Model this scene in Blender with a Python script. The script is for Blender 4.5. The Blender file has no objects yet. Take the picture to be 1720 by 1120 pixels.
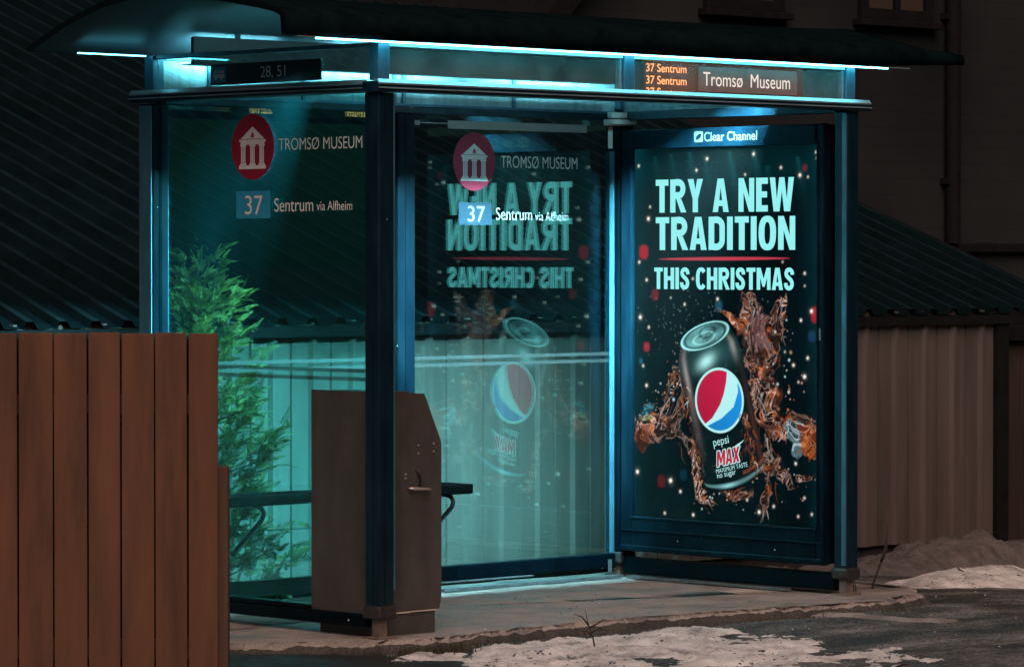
import bpy, bmesh, math, random
import numpy as np
from mathutils import Vector, Matrix, noise as mnoise

R = math.radians
random.seed(7)
rng = np.random.default_rng(11)
S = bpy.context.scene
COL = S.collection

# ------------------------------------------------------------------ camera
cd = bpy.data.cameras.new("camera")
cd.sensor_width = 36.0
cd.lens = 133.8
cd.clip_start = 0.1
cd.clip_end = 2000
cam = bpy.data.objects.new("camera", cd)
COL.objects.link(cam)
cam.location = (-10.5885, -11.6605, 1.578)
cam.rotation_euler = (R(90 - 1.1427), 0, R(-44.2314))
S.camera = cam
cd.dof.use_dof = False

# ------------------------------------------------------------------ world (night sky)
SUN_EL, SUN_AZ = 43.0, 38.0          # street light direction: comes from behind the camera
W = bpy.data.worlds.new("World")
S.world = W
W.use_nodes = True
wn = W.node_tree.nodes
wl = W.node_tree.links
wn.clear()
wo = wn.new("ShaderNodeOutputWorld")
wb = wn.new("ShaderNodeBackground")
sky = wn.new("ShaderNodeTexSky")
sky.sky_type = 'NISHITA'
sky.sun_disc = False
sky.sun_elevation = R(SUN_EL)
sky.sun_rotation = R(SUN_AZ + 180)
mixc = wn.new("ShaderNodeMix")
mixc.data_type = 'RGBA'
mixc.blend_type = 'MULTIPLY'
mixc.inputs[0].default_value = 1.0
mixc.inputs[7].default_value = (0.55, 0.95, 0.85, 1)
wl.new(sky.outputs[0], mixc.inputs[6])
wl.new(mixc.outputs[2], wb.inputs[0])
wb.inputs[1].default_value = 0.006
wl.new(wb.outputs[0], wo.inputs[0])

# ------------------------------------------------------------------ sun lamp = warm street light
sd = bpy.data.lights.new("street_light_sun", 'SUN')
sd.energy = 2.45
sd.angle = R(52)
sd.color = (1.0, 0.70, 0.59)
so = bpy.data.objects.new("street_light_sun", sd)
COL.objects.link(so)
hd = math.cos(R(SUN_EL))
ldir = Vector((math.sin(R(SUN_AZ)) * hd, math.cos(R(SUN_AZ)) * hd, -math.sin(R(SUN_EL))))
so.rotation_euler = ldir.to_track_quat('-Z', 'Y').to_euler()

S.view_settings.view_transform = 'Standard'
S.view_settings.look = 'None'
S.view_settings.gamma = 1
S.view_settings.exposure = 0
S.render.engine = 'CYCLES'
S.cycles.transparent_max_bounces = 40
S.cycles.max_bounces = 10
S.cycles.use_denoising = True
S.cycles.sample_clamp_indirect = 4.0
S.cycles.caustics_reflective = False
S.cycles.caustics_refractive = False

LAMP_L = 11000.0
LAMP_SOFT = 8.0
BACK_FILL_L = 80.0
LAMP_C = (0.32, 0.86, 1.0)
STRIP_L = 26.0
STRIP_C = (0.16, 0.80, 1.0)
POSTER_GAIN = 1.0

# ------------------------------------------------------------------ material helpers
def new_mat(name):
    m = bpy.data.materials.new(name)
    m.use_nodes = True
    nt = m.node_tree
    nt.nodes.clear()
    return m, nt, nt.nodes, nt.links

def N(nodes, kind, **kw):
    n = nodes.new(kind)
    for k, v in kw.items():
        setattr(n, k, v)
    return n

def ramp(nodes, stops):
    r = nodes.new("ShaderNodeValToRGB")
    e = r.color_ramp.elements
    e[0].position, e[0].color = stops[0][0], (*stops[0][1], 1)
    e[1].position, e[1].color = stops[-1][0], (*stops[-1][1], 1)
    for p, c in stops[1:-1]:
        x = e.new(p)
        x.color = (*c, 1)
    return r

def pmat(name, base, rough=0.6, metal=0.0, var=0.25, scale=6.0, stretch=(1, 1, 1), bump=0.0, bscale=60.0, dark=None, spec=0.5, bstretch=None):
    """principled material: base colour broken up by two noises, roughness variation and a fine bump"""
    m, nt, n, l = new_mat(name)
    out = N(n, "ShaderNodeOutputMaterial")
    b = N(n, "ShaderNodeBsdfPrincipled")
    tc = N(n, "ShaderNodeTexCoord")
    mp = N(n, "ShaderNodeMapping")
    mp.inputs['Scale'].default_value = stretch
    l.new(tc.outputs['Object'], mp.inputs[0])
    nz = N(n, "ShaderNodeTexNoise")
    nz.inputs['Scale'].default_value = scale
    nz.inputs['Detail'].default_value = 8
    nz.inputs['Roughness'].default_value = 0.65
    l.new(mp.outputs[0], nz.inputs[0])
    d = dark if dark else tuple(c * (1 - var * 1.6) for c in base)
    hi = tuple(min(1, c * (1 + var)) for c in base)
    rp = ramp(n, [(0.3, d), (0.52, base), (0.72, hi)])
    l.new(nz.outputs[0], rp.inputs[0])
    l.new(rp.outputs[0], b.inputs['Base Color'])
    mr = N(n, "ShaderNodeMapRange")
    mr.inputs[3].default_value = max(0.05, rough - 0.12)
    mr.inputs[4].default_value = min(1, rough + 0.15)
    l.new(nz.outputs[0], mr.inputs[0])
    l.new(mr.outputs[0], b.inputs['Roughness'])
    b.inputs['Metallic'].default_value = metal
    b.inputs['Specular IOR Level'].default_value = spec
    if bump > 0:
        mb = N(n, "ShaderNodeMapping")
        mb.inputs['Scale'].default_value = bstretch or stretch
        l.new(tc.outputs['Object'], mb.inputs[0])
        n2 = N(n, "ShaderNodeTexNoise")
        n2.inputs['Scale'].default_value = bscale
        n2.inputs['Detail'].default_value = 6
        l.new(mb.outputs[0], n2.inputs[0])
        bp = N(n, "ShaderNodeBump")
        bp.inputs['Strength'].default_value = bump
        bp.inputs['Distance'].default_value = 0.01
        l.new(n2.outputs[0], bp.inputs['Height'])
        l.new(bp.outputs[0], b.inputs['Normal'])
    l.new(b.outputs[0], out.inputs[0])
    return m

def emat(name, col, strength=1.0):
    m, nt, n, l = new_mat(name)
    out = N(n, "ShaderNodeOutputMaterial")
    e = N(n, "ShaderNodeEmission")
    e.inputs[0].default_value = (*col, 1)
    e.inputs[1].default_value = strength
    l.new(e.outputs[0], out.inputs[0])
    return m

def glass_mat(name, tint=(0.86, 0.97, 0.95), dust=0.05, dustcol=(0.8, 0.8, 0.8), refl=2.2, scale=3.0, streak=(1, 1, 0.12), lo=0.35, hi=0.8):
    """thin pane: clear transmission, fresnel mirror reflection and a film of dust and dried streaks"""
    m, nt, n, l = new_mat(name)
    out = N(n, "ShaderNodeOutputMaterial")
    tr = N(n, "ShaderNodeBsdfTransparent")
    tr.inputs[0].default_value = (*tint, 1)
    gl = N(n, "ShaderNodeBsdfGlossy")
    gl.inputs['Roughness'].default_value = 0.0
    gl.inputs[0].default_value = (0.55, 1, 1, 1)
    lw = N(n, "ShaderNodeLayerWeight")
    lw.inputs[0].default_value = 0.5
    p5 = N(n, "ShaderNodeMath", operation='POWER')
    p5.inputs[1].default_value = 5.0
    l.new(lw.outputs['Facing'], p5.inputs[0])
    sch = N(n, "ShaderNodeMath", operation='MULTIPLY_ADD')
    sch.inputs[1].default_value = 0.96
    sch.inputs[2].default_value = 0.04
    l.new(p5.outputs[0], sch.inputs[0])
    mu = N(n, "ShaderNodeMath", operation='MULTIPLY', use_clamp=True)
    mu.inputs[1].default_value = refl
    l.new(sch.outputs[0], mu.inputs[0])
    mx = N(n, "ShaderNodeMixShader")
    l.new(mu.outputs[0], mx.inputs[0])
    l.new(tr.outputs[0], mx.inputs[1])
    l.new(gl.outputs[0], mx.inputs[2])
    df = N(n, "ShaderNodeBsdfDiffuse")
    df.inputs[0].default_value = (*dustcol, 1)
    tl = N(n, "ShaderNodeBsdfTranslucent")
    tl.inputs[0].default_value = (*dustcol, 1)
    dm = N(n, "ShaderNodeMixShader")
    dm.inputs[0].default_value = 0.5
    l.new(df.outputs[0], dm.inputs[1])
    l.new(tl.outputs[0], dm.inputs[2])
    tc = N(n, "ShaderNodeTexCoord")
    mp = N(n, "ShaderNodeMapping")
    mp.inputs['Scale'].default_value = streak
    l.new(tc.outputs['Object'], mp.inputs[0])
    nz = N(n, "ShaderNodeTexNoise")
    nz.inputs['Scale'].default_value = scale
    nz.inputs['Detail'].default_value = 7
    nz.inputs['Roughness'].default_value = 0.7
    l.new(mp.outputs[0], nz.inputs[0])
    mr = N(n, "ShaderNodeMapRange")
    mr.inputs[1].default_value = lo
    mr.inputs[2].default_value = hi
    mr.inputs[3].default_value = dust * 0.35
    mr.inputs[4].default_value = dust * 2.0
    l.new(nz.outputs[0], mr.inputs[0])
    m2 = N(n, "ShaderNodeMixShader")
    l.new(mr.outputs[0], m2.inputs[0])
    l.new(mx.outputs[0], m2.inputs[1])
    l.new(dm.outputs[0], m2.inputs[2])
    l.new(m2.outputs[0], out.inputs[0])
    return m

M = {}
def frame_paint(name="frame_paint", k=1.0):
    """blue anodised aluminium with chips and scratches"""
    m, nt, n, l = new_mat(name)
    out = N(n, "ShaderNodeOutputMaterial")
    b = N(n, "ShaderNodeBsdfPrincipled")
    tc = N(n, "ShaderNodeTexCoord")
    mp = N(n, "ShaderNodeMapping")
    mp.inputs['Scale'].default_value = (1, 1, 0.25)
    l.new(tc.outputs['Object'], mp.inputs[0])
    nz = N(n, "ShaderNodeTexNoise")
    nz.inputs['Scale'].default_value = 14
    nz.inputs['Detail'].default_value = 8
    l.new(mp.outputs[0], nz.inputs[0])
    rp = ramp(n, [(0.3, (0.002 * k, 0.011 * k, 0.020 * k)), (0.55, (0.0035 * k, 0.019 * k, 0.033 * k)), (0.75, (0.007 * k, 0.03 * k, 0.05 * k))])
    l.new(nz.outputs[0], rp.inputs[0])
    vo = N(n, "ShaderNodeTexVoronoi")
    vo.inputs['Scale'].default_value = 16
    l.new(tc.outputs['Object'], vo.inputs[0])
    chip = N(n, "ShaderNodeMath", operation='LESS_THAN')
    chip.inputs[1].default_value = 0.075
    l.new(vo.outputs['Distance'], chip.inputs[0])
    n3 = N(n, "ShaderNodeTexNoise")
    n3.inputs['Scale'].default_value = 9
    l.new(tc.outputs['Object'], n3.inputs[0])
    g3 = N(n, "ShaderNodeMath", operation='GREATER_THAN')
    g3.inputs[1].default_value = 0.6
    l.new(n3.outputs[0], g3.inputs[0])
    ch = N(n, "ShaderNodeMath", operation='MULTIPLY')
    l.new(chip.outputs[0], ch.inputs[0])
    l.new(g3.outputs[0], ch.inputs[1])
    mc = N(n, "ShaderNodeMix", data_type='RGBA')
    l.new(ch.outputs[0], mc.inputs[0])
    l.new(rp.outputs[0], mc.inputs[6])
    mc.inputs[7].default_value = (0.6, 0.65, 0.62, 1)
    l.new(mc.outputs[2], b.inputs['Base Color'])
    b.inputs['Metallic'].default_value = 0.15
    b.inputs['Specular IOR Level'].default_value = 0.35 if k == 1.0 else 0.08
    mr = N(n, "ShaderNodeMapRange")
    mr.inputs[3].default_value = 0.25
    mr.inputs[4].default_value = 0.5
    l.new(nz.outputs[0], mr.inputs[0])
    l.new(mr.outputs[0], b.inputs['Roughness'])
    bp = N(n, "ShaderNodeBump")
    bp.inputs['Strength'].default_value = 0.08
    bp.inputs['Distance'].default_value = 0.005
    l.new(nz.outputs[0], bp.inputs['Height'])
    l.new(bp.outputs[0], b.inputs['Normal'])
    l.new(b.outputs[0], out.inputs[0])
    return m

M['frame'] = frame_paint()
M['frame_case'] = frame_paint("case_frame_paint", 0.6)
M['frame_shaded'] = frame_paint("shaded_frame_paint", 0.25)  # same paint with shade put into its colour, for back posts and rails
M['alu'] = pmat("pale_aluminium", (0.42, 0.52, 0.56), 0.32, 0.6, 0.2, 20, (0.2, 0.2, 1), 0.05)
M['alu_blue'] = pmat("blue_grey_aluminium", (0.07, 0.20, 0.28), 0.35, 0.45, 0.2, 20, (1, 1, 0.2), 0.05)
M['alu_dark'] = pmat("dull_aluminium", (0.16, 0.19, 0.2), 0.4, 0.5, 0.3, 20)
M['white_paint'] = pmat("white_bracket_paint", (0.75, 0.78, 0.76), 0.5, 0, 0.08, 20)
M['roof_out'] = pmat("dark_roof_sheet", (0.004, 0.009, 0.011), 1.0, 0.0, 0.3, 8, spec=0.0)
M['roof_in'] = pmat("roof_underside", (0.012, 0.025, 0.034), 0.55, 0.0, 0.25, 5)
M['glass'] = glass_mat("shelter_glass", (0.88, 0.975, 0.965), 0.0001, refl=4.4)
M['glass_end'] = glass_mat("dust_and_haze_end_glass", (0.66, 0.985, 0.97), 0.0019, (0.05, 0.56, 0.66), refl=1.3, lo=0.3, hi=0.75)  # teal lamp haze painted into the dust colour
M['glass_transom'] = glass_mat("grimy_transom_glass", (0.8, 0.93, 0.92), 0.17, (0.6, 0.56, 0.52), refl=1.8, scale=5, streak=(1, 1, 0.6))
M['glass_case'] = glass_mat("case_glass", (0.98, 0.995, 0.995), 0.0001, refl=0.28)
M['frost'] = glass_mat("frosted_band", (0.6, 0.64, 0.63), 0.11, (0.2, 0.19, 0.185), refl=0.8, lo=0.0, hi=1.0)
M['frost_panel'] = pmat("frosted_back_transom", (0.36, 0.5, 0.52), 0.35, 0.0, 0.25, 8, (3, 3, 0.25), 0.05)
M['black_seat'] = pmat("dark_bench_slab", (0.0022, 0.0023, 0.0025), 1.0, 0, 0.3, 9, spec=0.0)
M['black_metal'] = pmat("black_metal", (0.02, 0.022, 0.024), 0.4, 0.3, 0.2, 12)
M['sign_black'] = pmat("black_sign_plate", (0.012, 0.013, 0.014), 0.5, 0, 0.2, 10)
M['sign_grey'] = pmat("grey_brown_sign_plate", (0.30, 0.125, 0.095), 0.5, 0, 0.15, 12)
M['dec_white'] = pmat("white_film", (0.9, 0.86, 0.84), 0.6, 0, 0.06, 30)
M['dec_grey'] = pmat("grey_film", (0.34, 0.33, 0.31), 0.6, 0, 0.06, 30)
M['dec_red'] = pmat("red_film", (0.32, 0.012, 0.04), 0.55, 0, 0.08, 30)
M['dec_blue'] = pmat("blue_film", (0.03, 0.34, 0.55), 0.55, 0, 0.06, 30)
M['cab'] = pmat("grey_cabinet_steel", (0.066, 0.059, 0.055), 0.55, 0.1, 0.18, 9, (1, 1, 0.4), 0.04)
M['cab_seam'] = pmat("pale_edge_strip", (0.55, 0.5, 0.4), 0.5, 0.1, 0.1, 20)
M['bolt'] = pmat("bolt_steel", (0.6, 0.56, 0.5), 0.35, 0.7, 0.1, 40)
M['post_foot'] = pmat("galvanised_foot", (0.22, 0.17, 0.14), 0.55, 0.3, 0.3, 30)
M['collar'] = pmat("dark_plastic_collar", (0.035, 0.03, 0.028), 0.4, 0.1, 0.3, 30)
M['wood'] = pmat("brown_stained_board", (0.118, 0.052, 0.029), 0.85, 0, 0.3, 2.2, (4, 4, 0.5), 0.15, 30, bstretch=(10, 10, 0.4))
M['wood_dark'] = pmat("dark_brown_board", (0.11, 0.06, 0.045), 0.75, 0, 0.28, 5, (7, 7, 0.35), 0.25, 30)
M['wood_grey'] = pmat("weathered_brown_boards", (0.035, 0.02, 0.014), 0.8, 0, 0.35, 5, (7, 7, 0.35), 0.25, 30)
M['knot'] = pmat("wood_knot", (0.03, 0.013, 0.008), 0.8, 0, 0.3, 60)
M['clad'] = pmat("beige_sheet_cladding", (0.104, 0.082, 0.071), 0.6, 0, 0.2, 3, (3, 3, 0.25), 0.06, 25)
M['found'] = pmat("dark_foundation", (0.04, 0.037, 0.035), 0.85, 0, 0.3, 6)
M['roofcrest'] = pmat("lit_rib_crest", (0.005, 0.015, 0.019), 0.6, 0.0, 0.4, 5, spec=0.15)  # light on the rib crests painted as a paler colour
M['roofsheet'] = pmat("dark_ribbed_roof", (0.003, 0.009, 0.011), 0.75, 0.0, 0.3, 4, spec=0.03)
M['trim_dark'] = pmat("dark_trim", (0.009, 0.010, 0.011), 0.8, 0, 0.25, 8, spec=0.1)
M['stem'] = pmat("dry_stem", (0.035, 0.026, 0.02), 0.85, 0, 0.3, 30)
M['bark'] = pmat("bark", (0.06, 0.045, 0.03), 0.9, 0, 0.3, 20)

def siding_mat():
    m, nt, n, l = new_mat("house_siding")
    out = N(n, "ShaderNodeOutputMaterial")
    b = N(n, "ShaderNodeBsdfPrincipled")
    tc = N(n, "ShaderNodeTexCoord")
    sx = N(n, "ShaderNodeSeparateXYZ")
    l.new(tc.outputs['Object'], sx.inputs[0])
    md = N(n, "ShaderNodeMath", operation='FRACT')
    ml = N(n, "ShaderNodeMath", operation='MULTIPLY')
    ml.inputs[1].default_value = 1 / 0.14
    l.new(sx.outputs['Z'], ml.inputs[0])
    l.new(ml.outputs[0], md.inputs[0])
    bp = N(n, "ShaderNodeBump")
    bp.inputs['Strength'].default_value = 0.8
    bp.inputs['Distance'].default_value = 0.02
    bp.invert = True
    l.new(md.outputs[0], bp.inputs['Height'])
    l.new(bp.outputs[0], b.inputs['Normal'])
    nz = N(n, "ShaderNodeTexNoise")
    nz.inputs['Scale'].default_value = 0.6
    nz.inputs['Detail'].default_value = 7
    l.new(tc.outputs['Object'], nz.inputs[0])
    rp = ramp(n, [(0.3, (0.012, 0.015, 0.017)), (0.6, (0.023, 0.027, 0.029)), (0.75, (0.031, 0.034, 0.036))])
    l.new(nz.outputs[0], rp.inputs[0])
    l.new(rp.outputs[0], b.inputs['Base Color'])
    b.inputs['Roughness'].default_value = 0.85
    b.inputs['Specular IOR Level'].default_value = 0.1
    l.new(b.outputs[0], out.inputs[0])
    return m
M['siding'] = siding_mat()

def road_mat():
    m, nt, n, l = new_mat("frosty_asphalt")
    out = N(n, "ShaderNodeOutputMaterial")
    b = N(n, "ShaderNodeBsdfPrincipled")
    tc = N(n, "ShaderNodeTexCoord")
    big = N(n, "ShaderNodeTexNoise")
    big.inputs['Scale'].default_value = 1.6
    big.inputs['Detail'].default_value = 9
    big.inputs['Roughness'].default_value = 0.72
    mp = N(n, "ShaderNodeMapping")
    mp.inputs['Scale'].default_value = (0.6, 1.6, 1)
    mp.inputs['Rotation'].default_value = (0, 0, R(-20))
    l.new(tc.outputs['Object'], mp.inputs[0])
    l.new(mp.outputs[0], big.inputs[0])
    fine = N(n, "ShaderNodeTexNoise")
    fine.inputs['Scale'].default_value = 55
    fine.inputs['Detail'].default_value = 6
    fine.inputs['Roughness'].default_value = 0.8
    l.new(tc.outputs['Object'], fine.inputs[0])
    ad = N(n, "ShaderNodeMath", operation='MULTIPLY_ADD')
    ad.inputs[1].default_value = 0.9
    l.new(fine.outputs[0], ad.inputs[0])
    l.new(big.outputs[0], ad.inputs[2])
    rp = ramp(n, [(0.05, (0.022, 0.026, 0.029)), (0.28, (0.055, 0.057, 0.058)), (0.46, (0.14, 0.135, 0.13)), (0.70, (0.36, 0.34, 0.33))])
    sc = N(n, "ShaderNodeMapRange")
    sc.inputs[1].default_value = 0.75
    sc.inputs[2].default_value = 1.3
    l.new(ad.outputs[0], sc.inputs[0])
    l.new(sc.outputs[0], rp.inputs[0])
    l.new(rp.outputs[0], b.inputs['Base Color'])
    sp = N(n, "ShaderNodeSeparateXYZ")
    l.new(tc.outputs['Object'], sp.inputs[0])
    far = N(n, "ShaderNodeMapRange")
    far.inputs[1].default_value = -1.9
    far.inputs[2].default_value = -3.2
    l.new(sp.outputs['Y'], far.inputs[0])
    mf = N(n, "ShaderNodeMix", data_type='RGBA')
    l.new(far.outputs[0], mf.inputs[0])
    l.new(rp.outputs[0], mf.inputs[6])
    mf.inputs[7].default_value = (0.014, 0.014, 0.015, 1)  # far road darkened in colour to stand in for unlit ground
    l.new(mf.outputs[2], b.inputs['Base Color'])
    b.inputs['Specular IOR Level'].default_value = 0.2
    b.inputs['Roughness'].default_value = 0.8
    bp = N(n, "ShaderNodeBump")
    bp.inputs['Strength'].default_value = 0.9
    bp.inputs['Distance'].default_value = 0.012
    l.new(fine.outputs[0], bp.inputs['Height'])
    l.new(bp.outputs[0], b.inputs['Normal'])
    l.new(b.outputs[0], out.inputs[0])
    return m
M['road'] = road_mat()
def speckle_mat(name, base, dark, pale, wet):
    """coarse worn asphalt/concrete: aggregate speckle, stains and damp patches"""
    m, nt, n, l = new_mat(name)
    out = N(n, "ShaderNodeOutputMaterial")
    b = N(n, "ShaderNodeBsdfPrincipled")
    tc = N(n, "ShaderNodeTexCoord")
    f1 = N(n, "ShaderNodeTexNoise")
    f1.inputs['Scale'].default_value = 170
    f1.inputs['Detail'].default_value = 3
    f1.inputs['Roughness'].default_value = 0.8
    l.new(tc.outputs['Object'], f1.inputs[0])
    r1 = ramp(n, [(0.36, dark), (0.5, base), (0.66, pale)])
    l.new(f1.outputs[0], r1.inputs[0])
    f2 = N(n, "ShaderNodeTexNoise")
    f2.inputs['Scale'].default_value = 3.2
    f2.inputs['Detail'].default_value = 9
    f2.inputs['Roughness'].default_value = 0.72
    l.new(tc.outputs['Object'], f2.inputs[0])
    r2 = ramp(n, [(0.38, wet), (0.55, (1, 1, 1)), (0.75, (1.12, 1.1, 1.08))])
    l.new(f2.outputs[0], r2.inputs[0])
    mx = N(n, "ShaderNodeMix", data_type='RGBA', blend_type='MULTIPLY')
    mx.inputs[0].default_value = 1.0
    l.new(r1.outputs[0], mx.inputs[6])
    l.new(r2.outputs[0], mx.inputs[7])
    l.new(mx.outputs[2], b.inputs['Base Color'])
    mr = N(n, "ShaderNodeMapRange")
    mr.inputs[1].default_value = 0.35
    mr.inputs[2].default_value = 0.6
    mr.inputs[3].default_value = 0.5
    mr.inputs[4].default_value = 0.92
    l.new(f2.outputs[0], mr.inputs[0])
    l.new(mr.outputs[0], b.inputs['Roughness'])
    b.inputs['Specular IOR Level'].default_value = 0.3
    f3 = N(n, "ShaderNodeTexNoise")
    f3.inputs['Scale'].default_value = 75
    f3.inputs['Detail'].default_value = 6
    f3.inputs['Roughness'].default_value = 0.75
    l.new(tc.outputs['Object'], f3.inputs[0])
    bp = N(n, "ShaderNodeBump")
    bp.inputs['Strength'].default_value = 1.0
    bp.inputs['Distance'].default_value = 0.008
    l.new(f3.outputs[0], bp.inputs['Height'])
    l.new(bp.outputs[0], b.inputs['Normal'])
    l.new(b.outputs[0], out.inputs[0])
    return m
M['platform'] = speckle_mat("worn_platform", (0.38, 0.335, 0.31), (0.20, 0.175, 0.16), (0.52, 0.47, 0.45), (0.5, 0.5, 0.5))
M['kerb_dirt'] = speckle_mat("damp_kerb_edge", (0.075, 0.068, 0.062), (0.035, 0.032, 0.03), (0.13, 0.115, 0.105), (0.5, 0.5, 0.5))
def snow_mat():
    """granular roadside snow: soft grey thaw patches, grit specks, grainy surface"""
    m, nt, n, l = new_mat("dirty_snow")
    out = N(n, "ShaderNodeOutputMaterial")
    b = N(n, "ShaderNodeBsdfPrincipled")
    tc = N(n, "ShaderNodeTexCoord")
    n1 = N(n, "ShaderNodeTexNoise")
    n1.inputs['Scale'].default_value = 6
    n1.inputs['Detail'].default_value = 9
    n1.inputs['Roughness'].default_value = 0.7
    l.new(tc.outputs['Object'], n1.inputs[0])
    r1 = ramp(n, [(0.32, (0.20, 0.19, 0.185)), (0.45, (0.56, 0.545, 0.535)), (0.60, (0.84, 0.825, 0.815))])
    l.new(n1.outputs[0], r1.inputs[0])
    vo = N(n, "ShaderNodeTexVoronoi")
    vo.inputs['Scale'].default_value = 42
    l.new(tc.outputs['Object'], vo.inputs[0])
    n2 = N(n, "ShaderNodeTexNoise")
    n2.inputs['Scale'].default_value = 11
    n2.inputs['Detail'].default_value = 4
    l.new(tc.outputs['Object'], n2.inputs[0])
    th = N(n, "ShaderNodeMapRange")
    th.inputs[1].default_value = 0.45
    th.inputs[2].default_value = 0.7
    th.inputs[3].default_value = 0.0
    th.inputs[4].default_value = 0.44
    l.new(n2.outputs[0], th.inputs[0])
    lt = N(n, "ShaderNodeMath", operation='LESS_THAN')
    l.new(vo.outputs['Distance'], lt.inputs[0])
    l.new(th.outputs[0], lt.inputs[1])
    mx = N(n, "ShaderNodeMix", data_type='RGBA')
    l.new(lt.outputs[0], mx.inputs[0])
    l.new(r1.outputs[0], mx.inputs[6])
    mx.inputs[7].default_value = (0.05, 0.045, 0.042, 1)
    l.new(mx.outputs[2], b.inputs['Base Color'])
    b.inputs['Roughness'].default_value = 0.8
    n3 = N(n, "ShaderNodeTexNoise")
    n3.inputs['Scale'].default_value = 70
    n3.inputs['Detail'].default_value = 6
    n3.inputs['Roughness'].default_value = 0.75
    l.new(tc.outputs['Object'], n3.inputs[0])
    bp = N(n, "ShaderNodeBump")
    bp.inputs['Strength'].default_value = 0.8
    bp.inputs['Distance'].default_value = 0.008
    l.new(n3.outputs[0], bp.inputs['Height'])
    l.new(bp.outputs[0], b.inputs['Normal'])
    l.new(b.outputs[0], out.inputs[0])
    return m
M['snow'] = snow_mat()
M['snow_old'] = pmat("old_grey_snow", (0.12, 0.105, 0.10), 0.9, 0, 0.35, 12, (1, 1, 1), 1.0, 50)
M['grass'] = pmat("dry_grass", (0.05, 0.045, 0.025), 0.85, 0, 0.4, 20)

def foliage_mat():
    m, nt, n, l = new_mat("cypress_foliage")
    out = N(n, "ShaderNodeOutputMaterial")
    b = N(n, "ShaderNodeBsdfPrincipled")
    tc = N(n, "ShaderNodeTexCoord")
    nz = N(n, "ShaderNodeTexNoise")
    nz.inputs['Scale'].default_value = 9
    nz.inputs['Detail'].default_value = 5
    l.new(tc.outputs['Object'], nz.inputs[0])
    rp = ramp(n, [(0.3, (0.018, 0.028, 0.006)), (0.5, (0.05, 0.065, 0.010)), (0.72, (0.14, 0.15, 0.025))])
    l.new(nz.outputs[0], rp.inputs[0])
    # lit crown painted in: foliage turns brighter yellow-green towards the top
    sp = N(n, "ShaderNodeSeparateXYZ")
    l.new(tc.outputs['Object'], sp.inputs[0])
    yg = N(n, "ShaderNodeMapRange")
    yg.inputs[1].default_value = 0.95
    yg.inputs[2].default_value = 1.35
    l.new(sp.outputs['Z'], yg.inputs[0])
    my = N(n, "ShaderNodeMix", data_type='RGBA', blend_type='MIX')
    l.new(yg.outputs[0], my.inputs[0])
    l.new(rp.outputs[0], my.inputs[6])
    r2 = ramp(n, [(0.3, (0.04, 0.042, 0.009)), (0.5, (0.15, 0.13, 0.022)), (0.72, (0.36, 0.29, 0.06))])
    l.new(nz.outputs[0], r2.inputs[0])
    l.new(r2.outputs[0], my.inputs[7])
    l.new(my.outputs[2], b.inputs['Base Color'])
    b.inputs['Roughness'].default_value = 0.65
    tl = N(n, "ShaderNodeBsdfTranslucent")
    l.new(my.outputs[2], tl.inputs[0])
    mx = N(n, "ShaderNodeMixShader")
    mx.inputs[0].default_value = 0.3
    l.new(b.outputs[0], mx.inputs[1])
    l.new(tl.outputs[0], mx.inputs[2])
    l.new(mx.outputs[0], out.inputs[0])
    return m
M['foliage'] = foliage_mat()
M['dec_blue_back'] = pmat("dimmed_blue_film", (0.0012, 0.014, 0.028), 0.55, 0, 0.06, 30)  # same blue film, colour darkened to offset the strong lamp light
M['dec_white_back'] = pmat("dimmed_white_film", (0.22, 0.21, 0.20), 0.6, 0, 0.06, 30)  # white film likewise darkened against the lamp light
M['lamp'] = emat("lamp_diffuser", LAMP_C, LAMP_L)
M['lamp_soft'] = emat("lamp_glow_cover", LAMP_C, LAMP_SOFT)
M['back_fill'] = emat("added_transom_light", (0.26, 0.82, 0.95), BACK_FILL_L)  # added source, brightens the back transom
M['strip'] = emat("edge_light_strip", STRIP_C, STRIP_L)
M['strip_dim'] = emat("weak_edge_light_strip", STRIP_C, 7.0)
M['led'] = emat("orange_led", (1.0, 0.24, 0.08), 5.0)
M['led_glow'] = emat("led_screen_glow", (0.11, 0.024, 0.008), 1.0)
M['sign_glow'] = emat("glowing_sign_letters", (1.0, 0.86, 0.78), 0.95)  # letters of a plain plate, brightness put in as a glow
M['p_text'] = emat("poster_text_light", (0.33, 0.93, 0.93), 1.0)
M['p_white'] = emat("poster_white_light", (0.55, 0.95, 0.95), 0.85)
M['p_red'] = emat("poster_red_light", (0.62, 0.02, 0.06), 0.9)
M['case_text'] = pmat("pale_case_lettering", (0.16, 0.175, 0.175), 0.5)
M['curtain'] = emat("dim_lit_curtain", (0.035, 0.019, 0.012), 0.8)

# ------------------------------------------------------------------ mesh helpers
def box(bm, x0, x1, y0, y1, z0, z1, bev=0.0, mi=0):
    r = bmesh.ops.create_cube(bm, size=1.0)
    vs = r['verts']
    for v in vs:
        v.co = Vector(((x0 + x1) / 2 + v.co.x * (x1 - x0), (y0 + y1) / 2 + v.co.y * (y1 - y0), (z0 + z1) / 2 + v.co.z * (z1 - z0)))
    fs = list({f for v in vs for f in v.link_faces})
    for f in fs:
        f.material_index = mi
    if bev > 0:
        es = list({e for v in vs for e in v.link_edges})
        r2 = bmesh.ops.bevel(bm, geom=es, offset=bev, segments=2, affect='EDGES', profile=0.5)
        for f in r2['faces']:
            f.material_index = mi

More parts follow.
